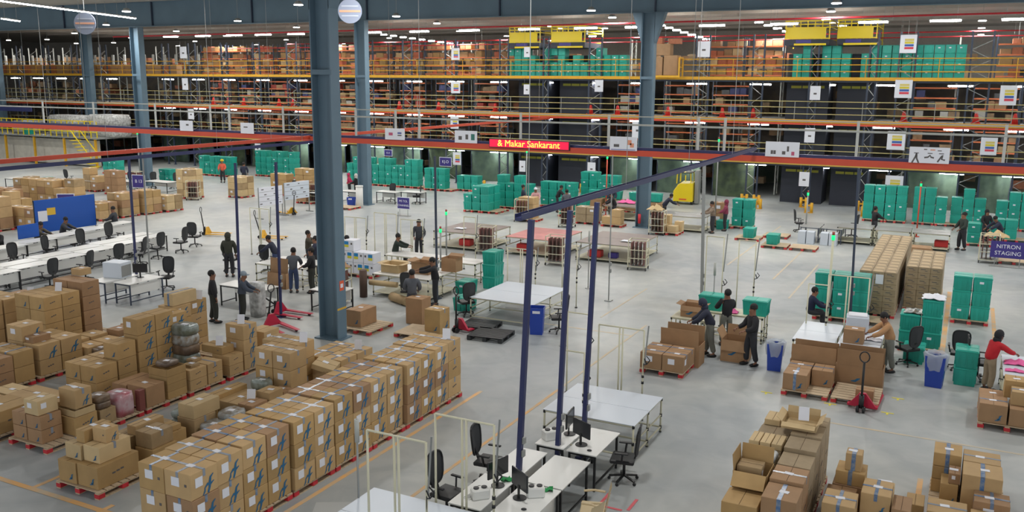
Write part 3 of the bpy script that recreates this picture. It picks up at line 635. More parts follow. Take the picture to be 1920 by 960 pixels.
def carton(xr, y, z, w, d, h, matl=K_TAN, label='', st='', group=None, rz=0, name='cardboard_carton'):
    """xr = right edge, y = near edge, z = underside; st flags: L side label, T tape, B blue tape, G print, F front label, S small print, N plain"""
    mb = MB().box((0, 0, h/2), (w-.008, d-.008, h-.004), ch=.006)
    mb.box((0, 0, h-.001), (w-.02, .006, .003), 1) if w > d else mb.box((0, 0, h-.001), (.006, d-.02, .003), 1)
    o = mb.build(name, [matl, M_SEAM], None, (xr-w/2, y+d/2, z), rz); tag(o, label, 'box', group)
    if 'T' in st or 'B' in st:
        tm = M_TAPEB if 'B' in st else M_TAPE; tb = MB(); tw = .055
        tb.box((0, 0, h+.001), (w, tw, .003)); 
        for s in (-1, 1): tb.box((s*(w/2-.003), 0, h-.06), (.004, tw, .125))
        if 'X' in st:
            tb.box((0, 0, h+.0015), (tw, d, .003)); tb.box((0, -d/2+.003, h-.06), (tw, .004, .125))
        tb.build('tape', tm, o)
    if 'V' in st: MB().box((0, -d/2+.003, h*.5), (.07, .004, h*.98)).box((0, 0, h+.002), (.07, d, .003)).build('tape', M_TAPEB, o)
    if 'P' in st: MB().box((R.uniform(-.04, .04), R.uniform(-.03, .03), h+.003), (.15, .1, .002), rz=R.uniform(-.2, .2)).build('top_label', M_LABEL, o)
    if 'L' in st: MB().box((w/2, -d*.2, h*.6), (.004, d*.26, h*.36)).build('side_label', M_LABEL, o)
    if 'F' in st: MB().box((-w*.08, -d/2, h*.62), (w*.3, .004, h*.34)).build('front_label', M_LABEL, o)
    if 'G' in st:
        q = [(-.16, -.1), (-.07, -.02), (.0, -.03), (.06, .05), (.07, .14), (.13, .2)]; wd2 = [.006, .02, .03, .034, .024, .008]
        k = min(1.0, d/.6)*.9
        cu, cw = d*.14, h*.33
        g = MB().ribbon([(a*k, b*k) for a, b in [(-.02, -.15), (.02, -.05), (.03, .04), (.05, .13), (.12, .18)]], [v*k for v in (.022, .026, .03, .024, .01)], (w/2+.0015, cu, cw), (0, 1, 0), (0, 0, 1))
        g.ribbon([(-.1*k, -.04*k), (-.03*k, .02*k), (.05*k, .0), (.13*k, .04*k)], [.012*k, .026*k, .024*k, .008*k], (w/2+.0018, cu, cw), (0, 1, 0), (0, 0, 1))
        g.ribbon([(-.15*k, -.16*k), (-.1*k, -.1*k), (-.09*k, -.04*k)], [.008*k, .02*k, .012*k], (w/2+.0015, cu, cw), (0, 1, 0), (0, 0, 1)); g.build('blue_print', M_LOGO, o)
    if 'g' in st:
        k = min(w/.6, h/.42)*.8
        g = MB().ribbon([(-.1*k, -.08*k), (-.02*k, -.06*k), (.02*k, 0), (.03*k, .07*k), (.08*k, .1*k)], [.008*k, .022*k, .028*k, .02*k, .006*k], (w*.22, -d/2-.0015, h*.3), (1, 0, 0), (0, 0, 1))
        g.ribbon([(-.05*k, -.02*k), (.06*k, -.06*k)], [.012*k, .006*k], (w*.22, -d/2-.0015, h*.3), (1, 0, 0), (0, 0, 1)); g.build('blue_print', M_LOGO, o)
    if 'S' in st:
        s = MB()
        for i in range(3): s.box((w/2, d*(-.12+.1*i), h*.5+.012*i), (.003, d*.075, h*.07))
        s.build('small_print', M_INK, o)
    if 's' in st: MB().box((w*.3, -d/2, h*.55), (w*.08, .003, h*.1)).build('small_print', M_INK, o)
    return o
def open_carton(x, y, z, w, d, h, label, matl=K_BRN, flaps=(1, 1, 1, 1), rz=0, tilt=(1.2, 1.2, 1.2, 1.2), fh=None, pr=True):
    """x,y = centre; flaps front, right, back, left standing out"""
    o = MB().box((0, -d/2, h/2), (w, .012, h)).box((0, d/2, h/2), (w, .012, h)).box((-w/2, 0, h/2), (.012, d, h)).box((w/2, 0, h/2), (.012, d, h)).box((0, 0, .008), (w, d, .012)).build('open_carton', matl, None, (x, y, z), rz)
    tag(o, label, 'box'); fh = fh or d*.45
    for i, (on, ang) in enumerate(zip(flaps, tilt)):
        if not on: continue
        nx, ny = [(0, -1), (1, 0), (0, 1), (-1, 0)][i]; L = w if nx == 0 else d; hd = d/2 if nx == 0 else w/2
        a = Vector((nx*hd, ny*hd, h)); dv = Vector((nx*math.sin(ang), ny*math.sin(ang), math.cos(ang)))*fh; tt = Vector((-ny, nx, 0))*L/2*.97
        n = Vector((-nx*math.cos(ang), -ny*math.cos(ang), math.sin(ang)))*.008
        V = [a-tt, a+tt, a+tt+dv, a-tt+dv]; MB().add(V+[v+n for v in V], [(0, 1, 2, 3), (7, 6, 5, 4), (0, 4, 5, 1), (1, 5, 6, 2), (2, 6, 7, 3), (3, 7, 4, 0)]).build('flap', matl, o)
    if pr: MB().ribbon([(-.12, -.04), (-.02, -.03), (.04, .02), (.1, .05)], [.01, .03, .03, .008], (-w*.05, -d/2-.008, h*.4), (1, 0, 0), (0, 0, 1)).build('blue_print', M_LOGO, o)
    return o
def bundle(xr, y, z, w, d, h, label, kind='grey', layers=3):
    """shrink-wrapped heap of packets: rounded irregular slab layers"""
    mt = {'grey': M_PLAST, 'white': mat('white_film', (206, 208, 206), .3, rgb2=(140, 140, 138), scale=6, bump=.6), 'red': mat('red_blue_film', (196, 170, 176), .3, rgb2=(176, 92, 104), scale=5, bump=.5), 'teal': mat('grey_teal_film', (150, 160, 156), .25, rgb2=(104, 110, 96), scale=5, bump=.6), 'brown': mat('brown_film', (132, 112, 92), .35, rgb2=(90, 76, 66), scale=5, bump=.5)}[kind]
    o = None; mb = MB(); n = 10
    for j in range(layers):
        z0 = h*j/layers; z1 = h*(j+1)/layers; rings = []
        for zz, s in ((z0, .93), (z0+(z1-z0)*.3, 1), (z0+(z1-z0)*.75, 1), (z1, .92)):
            rg = []
            for i in range(20):
                a = 2*PI*i/20; c, s2 = math.cos(a), math.sin(a); k = min(1.3, 1/max(abs(c), abs(s2)))
                rg.append((c*k*w/2*s*(1+rr.uniform(-.03, .03))*.94, s2*k*d/2*s*(1+rr.uniform(-.03, .03))*.94, zz+rr.uniform(-.008, .008)))
            rings.append(rg)
        V = [p for r_ in rings for p in r_]
        F = [(a*20+i, a*20+(i+1) % 20, (a+1)*20+(i+1) % 20, (a+1)*20+i) for a in range(3) for i in range(20)]+[tuple(range(60, 80)), tuple(range(19, -1, -1))]
        mb.add(V, F, 0, True)
    o = mb.build('wrapped_bundle', [mt], None, (xr-w/2, y+d/2, z)); tag(o, label, 'bundle')
    MB().box((rr.uniform(-.1, .1)*w, rr.uniform(-.1, .1)*d, h+.004), (w*.3, d*.22, .006), rz=.2).build('top_label', M_LABEL, o)
    return o
# the long aisle-side row
pk = 0; ROWN = ['nearest', 'second', 'third', 'fourth', 'fifth', 'sixth', 'seventh']
Y = 9.62
for p in range(7):
    pallet(-11.22, Y+.62, 'red-blocked wooden pallet under the long aisle row, %s one from the near end' % ROWN[p], 1.16, 1.22)
    jx = (.04, -.02, .03, 0, -.05, .02, -.03)[p]; d = .6; top_jit = (0, 0, .0, .02, 0, .02, .03)[p]
    for a in range(2):
        for c in range(2):
            for l in range(3):
                h = .45+(top_jit if l == 2 else 0); xr = (-10.64 if c == 0 else -11.235)+jx+(R.uniform(-.012, .012)); yy = Y+.01+a*.605
                if p == 0 and a == 0: xr += .05
                if p == 0 and a == 0 and c == 1: xr += 0
                stl = 'PG' + ('B' if R.random() < .5 else 'T')+'X'
                if c == 0: stl += 'L'
                if p == 0 and a == 0: stl += 'Fs'
                if p == 6 and a == 1: stl = 'PTS'
                mm = R.choice([K_TAN, K_OCH, K_OCH, K_TAN, K_BRN]) if not (p == 3 and l == 2 and a == 1 and c == 0) else K_BRN
                carton(xr, yy, .15+l*.45, .585, .595, h, mm, 'taped carton on the %s pallet of the long aisle row, %s, %s layer, %s side' % (ROWN[p], ('near half', 'far half')[a], ('bottom', 'middle', 'top')[l], ('aisle', 'inner')[c]), stl)
    Y += 1.262
# row A
def rowpal(x, ys, wd, nm, W=1.2, D=1.2):
    for i, y in enumerate(ys): pallet(x, y+D/2, 'red-blocked pallet under %s, %s from the near end' % (nm, ORD[i]), W, D)
rowpal(-14.37, (10.4, 11.66, 12.92), '', 'the mixed carton row beside the long row'); rowpal(-14.15, (14.12, 15.45), '', 'the middle of the mixed carton row'); rowpal(-13.98, (17.1,), '', 'the far end of the mixed row', 1.25, 1.35)
def cs(lst, where):
    for e in lst:
        xr, y, z, w, d, h, mt, st, lb = e[:9]
        carton(xr, y, z, w, d, h, mt, lb+' '+where, st)
cs([(-13.86, 10.47, .15, .56, .95, .44, K_OCH, 'gS', 'right-hand wide carton with blue print at the pallet front'), (-14.43, 10.45, .15, .5, .95, .43, K_OCH, 'gT', 'left-hand wide carton with blue print at the pallet front'),
    (-13.96, 10.62, .59, .44, .72, .32, K_PAL, 'TgP', 'second-layer long carton with tape'), (-14.42, 10.58, .58, .44, .48, .3, K_PAL, 'TgP', 'second-layer squarer carton on the left'),
    (-14.02, 10.84, .91, .37, .3, .28, K_TAN, 'PGs', 'small cube carton topping the stack'), (-14.44, 10.7, .88, .24, .62, .25, K_OCH, 'P', 'narrow upright carton topping the stack on the left')], 'on the nearest mixed pallet')
cs([(-13.8, 11.7, .15, .5, .62, .33, K_OCH, 'S', 'low ochre carton at the edge'), (-13.86, 11.74, .48, .46, .55, .32, K_GRY, 'PT', 'greyish taped carton stacked at the edge'), (-14.42, 11.68, .15, .5, 1.1, .5, K_GRY, 'T', 'wide greyed carton on the left'), (-14.36, 11.8, .65, .26, .72, .2, K_TAN, 'P', 'long narrow carton lying on top'),
    (-14.0, 12.36, .15, .42, .4, .42, K_OCH, 'N', 'plain ochre carton'), (-14.05, 12.36, .57, .3, .32, .12, K_OCH, 'N', 'small flat ochre carton')], 'on the second mixed pallet')
cs([(-13.98, 12.96, .15, .5, .62, .5, K_GRY, 'T', 'scuffed lower carton'), (-14.0, 12.98, .65, .46, .75, .3, K_PAL, 'P', 'long pale carton laid on the scuffed one')], 'on the third mixed pallet')
bundle(-13.42, 12.96, .15, .5, .5, .42, 'grey film-wrapped packets nearest the long row on the third mixed pallet', 'grey'); bundle(-14.5, 13.1, .15, .4, .9, .5, 'grey film-wrapped packets at the left of the third mixed pallet', 'teal')
bundle(-13.5, 13.5, .15, .46, .55, .5, 'film-wrapped carton bundle with a crumpled white label in the mixed row', 'grey', 2)
cs([(-13.5, 14.16, .15, .42, .5, .5, K_BRN, 'P', 'brown carton with a white top label near the long row'), (-13.94, 14.2, .15, .62, .9, .45, K_TAN, 'PS', 'wide flat carton'), (-14.56, 14.16, .15, .3, 1.0, .55, K_OCH, 'P', 'long carton on the left')], 'in the middle of the mixed row')
cs([(-13.5, 14.72, .15, .4, .46, .62, K_TAN, 'PG', 'taller taped carton behind the brown one')], 'in the middle of the mixed row')
bundle(-13.96, 15.1, .6, .5, .32, .22, 'green-grey wrapped bundle in front of the tall pair in the mixed row', 'teal', 1)
for c in range(2):
    for l in range(3):
        carton(-13.6-c*.54, 15.56, .15+l*.435, .53, .6, .43, R.choice([K_OCH, K_TAN]), 'carton with white front label in the tall pair of the mixed row, %s, %s layer' % (('right', 'left')[c], ('bottom', 'middle', 'top')[l]), 'PFgT' if l else 'Fs')
        carton(-13.9-c*.56, 16.2, .15+l*.435, .55, .62, .43, R.choice([K_OCH, K_TAN]), 'carton behind the tall pair of the mixed row, %s, %s layer' % (('right', 'left')[c], ('bottom', 'middle', 'top')[l]), 'PT')
cs([(-13.5, 14.72+.48, .15, .4, .34, .5, K_BRN, 'P', 'small dark brown carton by the tall pair')], 'in the mixed row')
b = carton(-13.25, 16.5, .78, .56, .5, .14, K_PAL, 'flat wrapped carton tilted over the gap at the far part of the mixed row', 'P'); b.rotation_euler = (.12, .25, .3)
for c in range(1): 
    for l in range(3): carton(-13.3, 16.2+.32, .0+l*.26, .45, .5, .26, K_GRY, 'greyed flat carton under the tilted one, %s layer' % ('bottom', 'middle', 'top')[l], 'N')
for (xr, y, w_, d_, nm) in ((-13.36, 17.14, .58, .66, 'front right'), (-13.96, 17.14, .6, .95, 'front left'), (-13.36, 17.82, .58, .66, 'back right'), (-13.96, 18.11, .6, .4, 'back left')):
    for l in range(2): carton(xr, y, .15+l*.365, w_, d_, .36, R.choice([K_TAN, K_OCH]), 'carton on the far pallet of the mixed row, %s, %s layer' % (nm, ('lower', 'upper')[l]), 'PTXs')
# row B
rowpal(-17.1, (11.32, 12.62, 13.9, 15.2, 16.55, 17.85), '', 'the second carton row from the aisle', 1.25, 1.2)
for i, (xr, w_) in enumerate(((-16.72, .46), (-17.2, .44))):
    for l in range(2): carton(xr, 11.4, .15+l*.3, w_, .5, .295, K_BRN, 'carton with tape in the near stack of the second row, %s, %s layer' % (('right', 'left')[i], ('bottom', 'second')[l]), 'TgS')
cs([(-16.8, 11.42, .75, .44, .48, .32, K_PAL, 'PFL', 'pale carton with a big white side label topping the near stack of the second row'), (-16.5, 12.02, .15, .42, .58, .4, K_OCH, 'GS', 'ochre carton at the right back of the near pallet'), (-16.94, 12.02, .15, .6, .5, .4, K_OCH, 'N', 'plain carton at the back of the near pallet'),
    (-16.52, 12.1, .72, .52, .42, .42, K_TAN, 'PTG', 'blue-taped carton standing on the open tray carton'), (-17.06, 12.1, .56, .42, .45, .24, K_TAN, 'PF', 'low carton left of the blue-taped one')], 'by the second row')
open_carton(-16.8, 12.31, .56, .58, .5, .14, 'flat open tray carton with white rim in the second row', K_PAL, (0, 0, 0, 0), pr=False)
cs([(-16.52, 12.68, .15, .5, .42, .34, K_GRY, 'S', 'grey-brown base carton under a film bundle'), (-16.5, 13.92, .15, .62, .55, .5, K_BRN, 'P', 'wide flat-topped brown carton'), (-17.15, 13.92, .15, .5, .9, .45, K_BRN, 'N', 'plain brown carton behind the wide one')], 'in the second row')
bundle(-16.55, 12.66, .49, .42, .4, .3, 'brown film bundle with a torn white sticker in the second row', 'brown', 2)
bundle(-16.5, 13.16, .15, .56, .5, .52, 'red and blue film-wrapped bundle in the second row', 'red', 1)
cs([(-16.46, 13.7, .15, .16, .16, .5, mat('purple_brown_carton', (128, 72, 66), .6), 'N', 'narrow upright purple-brown carton')], 'beside the red and blue bundle')
for l in range(4):
    o = open_carton(-16.82, 14.86, .15+l*.185, .6, .58, .18, 'vented tray carton, %s of the four-high stack in the second row' % ORD[l], K_OCH, (0, 0, 0, 0), pr=False)
    MB().box((.302, -.12, .1), (.006, .16, .06)).box((.302, .14, .1), (.006, .16, .06)).build('vent_hole', M_SEAM, o)
bundle(-16.58, 14.62, .9, .44, .46, .12, 'straw-coloured rounded pack on the vented trays', 'brown', 1)
for i, (y, d_) in enumerate(((15.24, .55), (15.82, .5), (16.36+.2, .5), (17.1+0, 0))):
    if d_: 
        for l in range(2): carton(-16.48, y, .15+l*.265, .6, d_, .262, K_TAN, 'flat ochre carton in the two-high line of the second row, %s, %s layer' % (ORD[i], ('lower', 'upper')[l]), 'TS' if i == 1 else 'S')
carton(-16.72, 16.36+.2, .68, .72, .44, .2, K_OCH, 'wide flat carton carrying a paper sign in the second row', 's')
for (x, y) in ((-16.6, 15.4), (-16.9, 15.75)): carton(x, y, .68, .24, .3, .07, K_GRY, 'small grey flat packet on the two-high line, %s' % ('near' if y < 15.5 else 'far'), 'P')
for l in range(3): carton(-16.5, 17.12, .15+l*.4, .62, .52, .397, K_TAN, 'blue-taped carton in the three-high stack of the second row, %s layer' % ('bottom', 'middle', 'top')[l], 'PFBG')
for l in range(2): carton(-16.5, 17.9, .15+l*.42, .6, .6, .415, K_TAN, 'carton behind the three-high stack, %s layer' % ('lower', 'upper')[l], 'LS')
# film stack
for l in range(5): bundle(-17.42, 16.05, .15+l*.26, .62, .55, .25, 'film-wrapped flat bundle, %s of the five-high stack' % ORD[l], ('brown', 'teal', 'brown', 'grey', 'teal')[l], 1)
# row Bl
rowpal(-18.55, (13.7, 14.98, 16.3, 17.6), '', 'the third carton row', 1.2, 1.2)
for c in range(2):
    for l in range(2): carton(-17.97-c*.55, 13.76, .15+l*.4, .54, .62, .395, K_OCH, 'square carton with blue print at the front of the third row, %s, %s layer' % (('right', 'left')[c], ('lower', 'upper')[l]), 'gPS')
for l in range(3): carton(-17.98, 14.42, .15+l*.4, .5, .55, .395, K_OCH, 'carton in the three-high column of the third row, %s layer' % ('bottom', 'middle', 'top')[l], 'gS')
for l in range(2): carton(-18.52, 14.42, .15+l*.4, .55, .55, .395, K_TAN, 'carton left of the three-high column, %s layer' % ('lower', 'upper')[l], 'P')
for l in range(4):
    for a in range(2): carton(-17.97, 15.03+a*.58, .15+l*.42, .5, .57, .415, K_OCH, 'carton in the four-high wall of the third row, %s, %s layer' % (('near', 'far')[a], ORD[l]), 'FGS' if l == 3 else 'GS')
for l in range(4):
    for a in range(3): carton((-18.2, -18.75, -18.85)[a], 16.22+a*.67, .15+l*.37, .56, .64, .365, K_OCH if (l+a) % 2 else K_TAN, 'carton in the long wall of the third row, %s, %s layer' % (ORD[a], ORD[l]), 'GPL' if l == 3 else 'S')
carton(-18.8, 16.95, 1.63, .34, .85, .34, K_PAL, 'long pale carton lying highest on the third row', 'V')
for l in range(3): carton(-19.4, 16.9, .15+l*.4, .5, .8, .395, K_TAN, 'carton behind the long wall, left side, %s layer' % ('bottom', 'middle', 'top')[l], 'P')
# row C, D, E
rowpal(-21.3, (12.9, 14.2, 15.5, 16.8), '', 'the fourth carton row', 1.25, 1.2); rowpal(-23.1, (15.7, 17), '', 'the fifth carton row', 1.3, 1.25); rowpal(-24.9, (15.0, 16.4), '', 'the sixth carton row', 1.25, 1.2)
for c in range(2):
    for a in range(2):
        for l in range(2+(a == 0 and c == 1)): carton(-20.72-c*.62, 14.28+a*.64, .15+l*.41, .61, .62, .405, R.choice([K_OCH, K_TAN]), 'printed carton in the fourth row, %s %s, %s layer' % (('near', 'far')[a], ('right', 'left')[c], ('bottom', 'second', 'third')[l]), 'PFG' if l else 'FS')
for c in range(2):
    for l in range(2): carton(-20.7-c*.6, 12.96, .15+l*.38, .58, .6, .375, K_BRN, 'darker carton at the near end of the fourth row, %s, %s layer' % (('right', 'left')[c], ('lower', 'upper')[l]), 'PS')
for c in range(2):
    for l in range(2): carton(-20.72-c*.6, 13.58, .15+l*.4, .58, .55, .395, K_OCH, 'blue-taped carton behind the near end of the fourth row, %s, %s layer' % (('right', 'left')[c], ('lower', 'upper')[l]), 'VF')
carton(-21.0, 14.35, .96, .42, .5, .17, K_BRN, 'small flat carton with a white label on top of the fourth row', 'PF')
for a in range(2):
    for c in range(2): carton(-20.6-c*.62, 15.6+a*.6, .15, .6, .56, .5 if c else .42, K_TAN, 'single-layer carton in the fourth row, %s %s' % (('near', 'far')[a], ('right', 'left')[c]), 'PS')
for a in range(2): carton(-20.9-a*.1, 16.85+a*.56, .15, .5, .52, .55, K_BRN, 'brown carton at the far end of the fourth row, %s' % ('near', 'far')[a], 'P')
bundle(-20.25, 15.7, 0, .55, .5, .52, 'brown film heap between the third and fourth rows, nearest', 'brown', 2); bundle(-20.1, 16.4, 0, .5, .6, .62, 'striped film heap with yellow top between the third and fourth rows', 'teal', 2); bundle(-19.9, 17.2, 0, .55, .5, .66, 'white film heap between the third and fourth rows, farthest', 'white', 2)
for a in range(2):
    for c in range(2):
        for l in range(4): carton(-22.5-c*.63, 15.78+a*.58, .15+l*.385, .62, .57, .38, K_OCH, 'ochre carton in the four-high block of the fifth row, %s %s, %s layer' % (('near', 'far')[a], ('right', 'left')[c], ORD[l]), 'gS' if l == 3 else 'S')
for c in range(2):
    for l in range(4): carton(-22.55-c*.63, 17.05, .15+l*.43, .62, .6, .425, K_BRN, 'brown carton in the tall back stack of the fifth row, %s, %s layer' % (('right', 'left')[c], ORD[l]), 'S')
carton(-23.3, 17.6, 1.2, .4, .4, .0+.2, K_TAN, 'small flat carton set above the back stack of the fifth row', 'P').location.z = 1.88
for a in range(2):
    for c in range(2):
        for l in range(3): carton(-24.35-c*.6, 15.1+a*.75, .15+l*.42, .58, .7, .415, K_TAN, 'carton in the leftmost visible row, %s %s, %s layer' % (('near', 'far')[a], ('right', 'left')[c], ('bottom', 'middle', 'top')[l]), 'FP')
for c in range(2): carton(-24.3-c*.62, 16.6, .15, .6, .7, 1.15, K_BRN, 'tall brown carton at the back of the leftmost row, %s' % ('right', 'left')[c], 'P')
# left loose flats
for i, (xr, y, w_, d_, h_) in enumerate(((-18.0, 11.2, .9, 1.0, .5), (-18.05, 12.3, 1.1, .75, .42), (-19.1, 11.4, .9, .9, .38), (-19.3, 12.5, .8, .6, .3))):
    pallet(xr-w_/2, y+d_/2, 'red-blocked pallet with a single wide carton left of the second row, %s' % ORD[i], round(w_+.1, 1), round(d_+.1, 1))
    carton(xr, y, .15, w_, d_, h_, (K_OCH, K_TAN, K_OCH, K_PAL)[i], 'wide flat carton lying left of the second row, %s from the front' % ORD[i], 'PS')
# paper tent signs
def paper_sign(x, y, z, lb, rz=.467, tilt=.25, txt=None):
    t = thing('paper_sign', lb, 'sign', (x, y, z), rz); w, h = .19, .25
    c, s = math.cos(tilt)*h, math.sin(tilt)*h
    MB().add([(-w/2, -s/2-.06, 0), (w/2, -s/2-.06, 0), (w/2, s/2-.06, c), (-w/2, s/2-.06, c), (-w/2, -s/2-.055, 0), (w/2, -s/2-.055, 0), (w/2, s/2-.055, c), (-w/2, s/2-.055, c)], [(0, 1, 2, 3), (7, 6, 5, 4), (0, 4, 5, 1), (1, 5, 6, 2), (2, 6, 7, 3), (3, 7, 4, 0)]).build('sheet', M_LABEL, t)
    MB().add([(-.03, 0, 0), (.03, 0, 0), (.03, .1, 0), (-.03, .1, 0), (-.03, 0, c*.7), (.03, 0, c*.7)], [(0, 3, 2, 1), (0, 1, 5, 4), (2, 3, 4, 5), (0, 4, 3), (1, 2, 5)]).build('stand', M_BLACK, t)
    if txt: text_mesh(txt, .07, '', M_INK, t, (0, -.062, c*.45), (PI/2-tilt, 0, 0), depth=.001)
for i, (x, y, z, lb) in enumerate(((-16.95, 16.75, .89, 'on the wide flat carton beside the film stack'), (-16.75, 17.35, 1.35, 'on the three-high stack behind the film stack'), (-13.95, 16.5, 1.46, 'behind the tall pair of the mixed row'), (-13.6, 18.2, .88, 'in front of the big column'), (-10.95, 18.2, 1.53, 'at the far end of the long aisle row'), (-13.9, 14.6, .61, 'in the gap between the mixed row cartons'), (-18.9, 18.0, 1.63, 'on the far end of the third row'), (-22.9, 16.6, 1.7, 'on the four-high ochre block'), (-24.6, 16.9, 1.31, 'at the back of the leftmost row'))):
    paper_sign(x, y, z, 'white paper sign standing '+lb)

# ---------------------------------------------------------------- right-hand near clusters
pallet(-6.78, 22.85, 'red-blocked pallet under four taped cartons near the middle workers', 1.2, 1.1)
for a in range(2):
    for c in range(2): carton(-6.17-c*.61, 22.32+a*.53, .15, .6, .52, .44, K_BRN, 'brown carton with white labels on the middle pallet, %s %s' % (('front', 'back')[a], ('right', 'left')[c]), 'FBPL' if a == 0 else 'BP')
open_carton(-6.62, 23.72, 0, 1.1, .6, .62, 'large open brown carton with its tall front flap standing behind the middle pallet', K_BRN, (1, 0, 1, 0), tilt=(.12, 1, .05, 1), fh=.42)
open_carton(-5.35, 24.75, 0, .72, .66, .62, 'open brown carton standing between the men in black', K_BRN, (1, 0, 1, 1), tilt=(2.8, .2, .2, .5), fh=.3)
open_carton(-6.95, 25.9, .8, .62, .5, .34, 'open brown carton on the pipe table by the stooping man', K_BRN, (1, 1, 1, 1), tilt=(2.6, 1.3, 1.3, 1.3), fh=.16)
pallet(-3.1, 22.95, 'pale wooden pallet half filled with cartons near the white packing tables', 1.12, 1.3); pallet(-1.92, 22.95, 'empty pale wooden pallet held by the red pallet jack', 1.1, 1.3)
cs([(-3.06, 22.36, .15, .58, .6, .42, K_BRN, 'VPg', 'front left carton'), (-3.06, 22.97, .15, .58, .58, .42, K_BRN, 'BP', 'back left carton'), (-2.54, 22.97, .15, .5, .58, .42, K_BRN, 'Bgp', 'back right carton')], 'on the half-filled pallet by the packing tables')
open_carton(-3.12, 23.98, 0, 1.15, .55, .55, 'wide open carton with upright flap behind the half-filled pallet', K_BRN, (1, 0, 1, 0), tilt=(.03, 1, .03, 1), fh=.42)
open_carton(-1.98, 23.92, 0, 1.14, .5, .6, 'wide open carton with upright flap behind the empty pallet', K_BRN, (1, 0, 1, 0), tilt=(.03, 1, .03, 1), fh=.42)
carton(-1.5, 22.4, .15, .42, .3, .26, K_BRN, 'small open-ended carton with a white label on the empty pallet', 'F')
carton(-2.05, 25.0, .8, .52, .42, .4, K_BRN, 'brown carton with blue print on the white packing table', 'gP')
pallet(1.35, 22.9, 'pallet with brown cartons at the right edge', 1.2, 1.5)
cs([(1.33, 22.2, .15, .58, .7, .44, K_BRN, 'BPg', 'front left carton with blue tape'), (1.33, 22.92, .15, .58, .6, .4, K_BRN, 'P', 'back left carton'), (1.94, 22.2, .15, .58, .7, .4, K_BRN, 'g', 'front right carton'), (1.88, 22.5, .55, .5, .45, .32, K_TAN, 'BP', 'upper carton at the frame edge'), (1.7, 23.0, .55, .45, .5, .42, K_OCH, 'P', 'tall upper carton')], 'on the right-edge pallet')
# N1 cluster
rowpal(-2.5, (13.6, 14.95, 16.3), '', 'the tall worn stack at bottom right', 1.25, 1.25)
for a, (y, d_, tp) in enumerate(((13.8, .62, 1.2), (14.45, .62, 1.25), (15.1, .6, 1.25), (15.72, .6, 1.32), (16.35, .6, 1.35), (16.97, .55, 1.35))):
    n = 3; h = (tp-.15)/n
    for l in range(n):
        mt = K_BRN if a < 2 else K_FLUT
        carton(-1.9, y, .15+l*h, .56, d_, h-.005, mt, 'carton on the right side of the worn stack at bottom right, %s from the front, %s layer' % (ORD[a], ('bottom', 'middle', 'top')[l]), ('VgP' if a == 0 else 'PT' if a == 1 else 'N') if l == 2 else 'S')
for a, (y, d_, tp) in enumerate(((13.75, .6, 1.0), (14.4, .7, .95), (15.15, .55, 1.15), (15.75, .5, 1.2), (16.3, .6, 1.22), (16.95, .55, 1.2))):
    n = 3; h = (tp-.15)/n
    for l in range(n): carton(-2.5, y, .15+l*h, .58, d_, h-.005, K_OCH if a < 2 else K_FLUT, 'carton on the left side of the worn stack at bottom right, %s from the front, %s layer' % (ORD[a], ('bottom', 'middle', 'top')[l]), 'Sg' if l == 2 else 'N')
open_carton(-2.78, 14.75, .95, .56, .6, .3, 'open ochre carton on the left of the worn stack', K_OCH, (1, 0, 1, 1), tilt=(2.3, 1, .1, .1), fh=.28)
carton(-2.62, 14.6, .98, .42, .34, .32, K_GRY, 'closed grey-brown carton standing in the open ochre carton', 'L')
bundle(-2.5, 15.15, 1.15, .58, .5, .12, 'white film-wrapped flat pack on the worn stack', 'white', 1)
for i in range(3): carton(-2.5-.2*i, 15.75, 1.2, .19, .5, .02+.1, K_PAL, 'narrow pale carton lying across the worn stack, %s' % ORD[i], 'N')
open_carton(-2.35, 16.85, 1.35, .62, .6, .12, 'open pale tray carton with raised flaps topping the worn stack', K_PAL, (1, 1, 1, 1), tilt=(1.9, .9, .3, .9), fh=.13, pr=False)
carton(-2.75, 16.95, 1.2, .3, .5, .12, K_PAL, 'low pale carton left of the tray carton', 'N')
paper_sign(-2.3, 16.75, 1.52, 'white paper sign with writing on the topmost tray carton, bottom right', .2, .3, 'KEN')
open_carton(-3.2, 13.0, .0, .7, .6, .55, 'ochre open carton with bent flaps at the bottom edge', K_PAL, (1, 1, 1, 1), tilt=(1.4, .8, .9, 1.5), fh=.3)
# N2
rowpal(-1.15, (14.3, 15.6), '', 'the smaller near stack at bottom right', 1.15, 1.25)
cs([(-1.12, 14.72, .15, .52, .62, .35, K_BRN, 'N', 'lower front left carton'), (-1.12, 14.72, .5, .52, .62, .38, K_TAN, 'BXPg', 'upper front left carton with blue tape'), (-1.2, 15.5, .15, .5, .55, .5, K_BRN, 'S', 'base carton behind'), (-.62, 15.4, .15, .48, .66, .36, K_BRN, 'S', 'lower right carton'), (-.62, 15.4, .51, .48, .66, .38, K_TAN, 'BXPg', 'upper right carton with shiny blue tape'),
    (-1.12, 16.1, .15, .52, .55, .5, K_BRN, 'S', 'base carton under the wide one'), (-1.1, 16.12, .65, .5, .5, .25, K_OCH, 'VP', 'wide carton with blue tape'), (-1.18, 16.2, .9, .28, .3, .32, K_TAN, 'VP', 'small upright cube carton on top'), (-.62, 16.15, .15, .44, .42, .52, K_PAL, 'P', 'pale carton carrying white packets'), (-.3, 15.3, .15, .3, .6, .6, K_BRN, 'S', 'narrow carton on the right flank')], 'in the smaller near stack')
for i in range(2):
    o = MB().box((0, 0, .02), (.24, .2, .035), ch=.01).build('white_packet', [M_LABEL], None, (-.78, 16.35, .672+i*.037), .1*i); tag(o, 'white packet on the pale carton of the smaller near stack, %s one' % ('lower', 'upper')[i], 'packet')
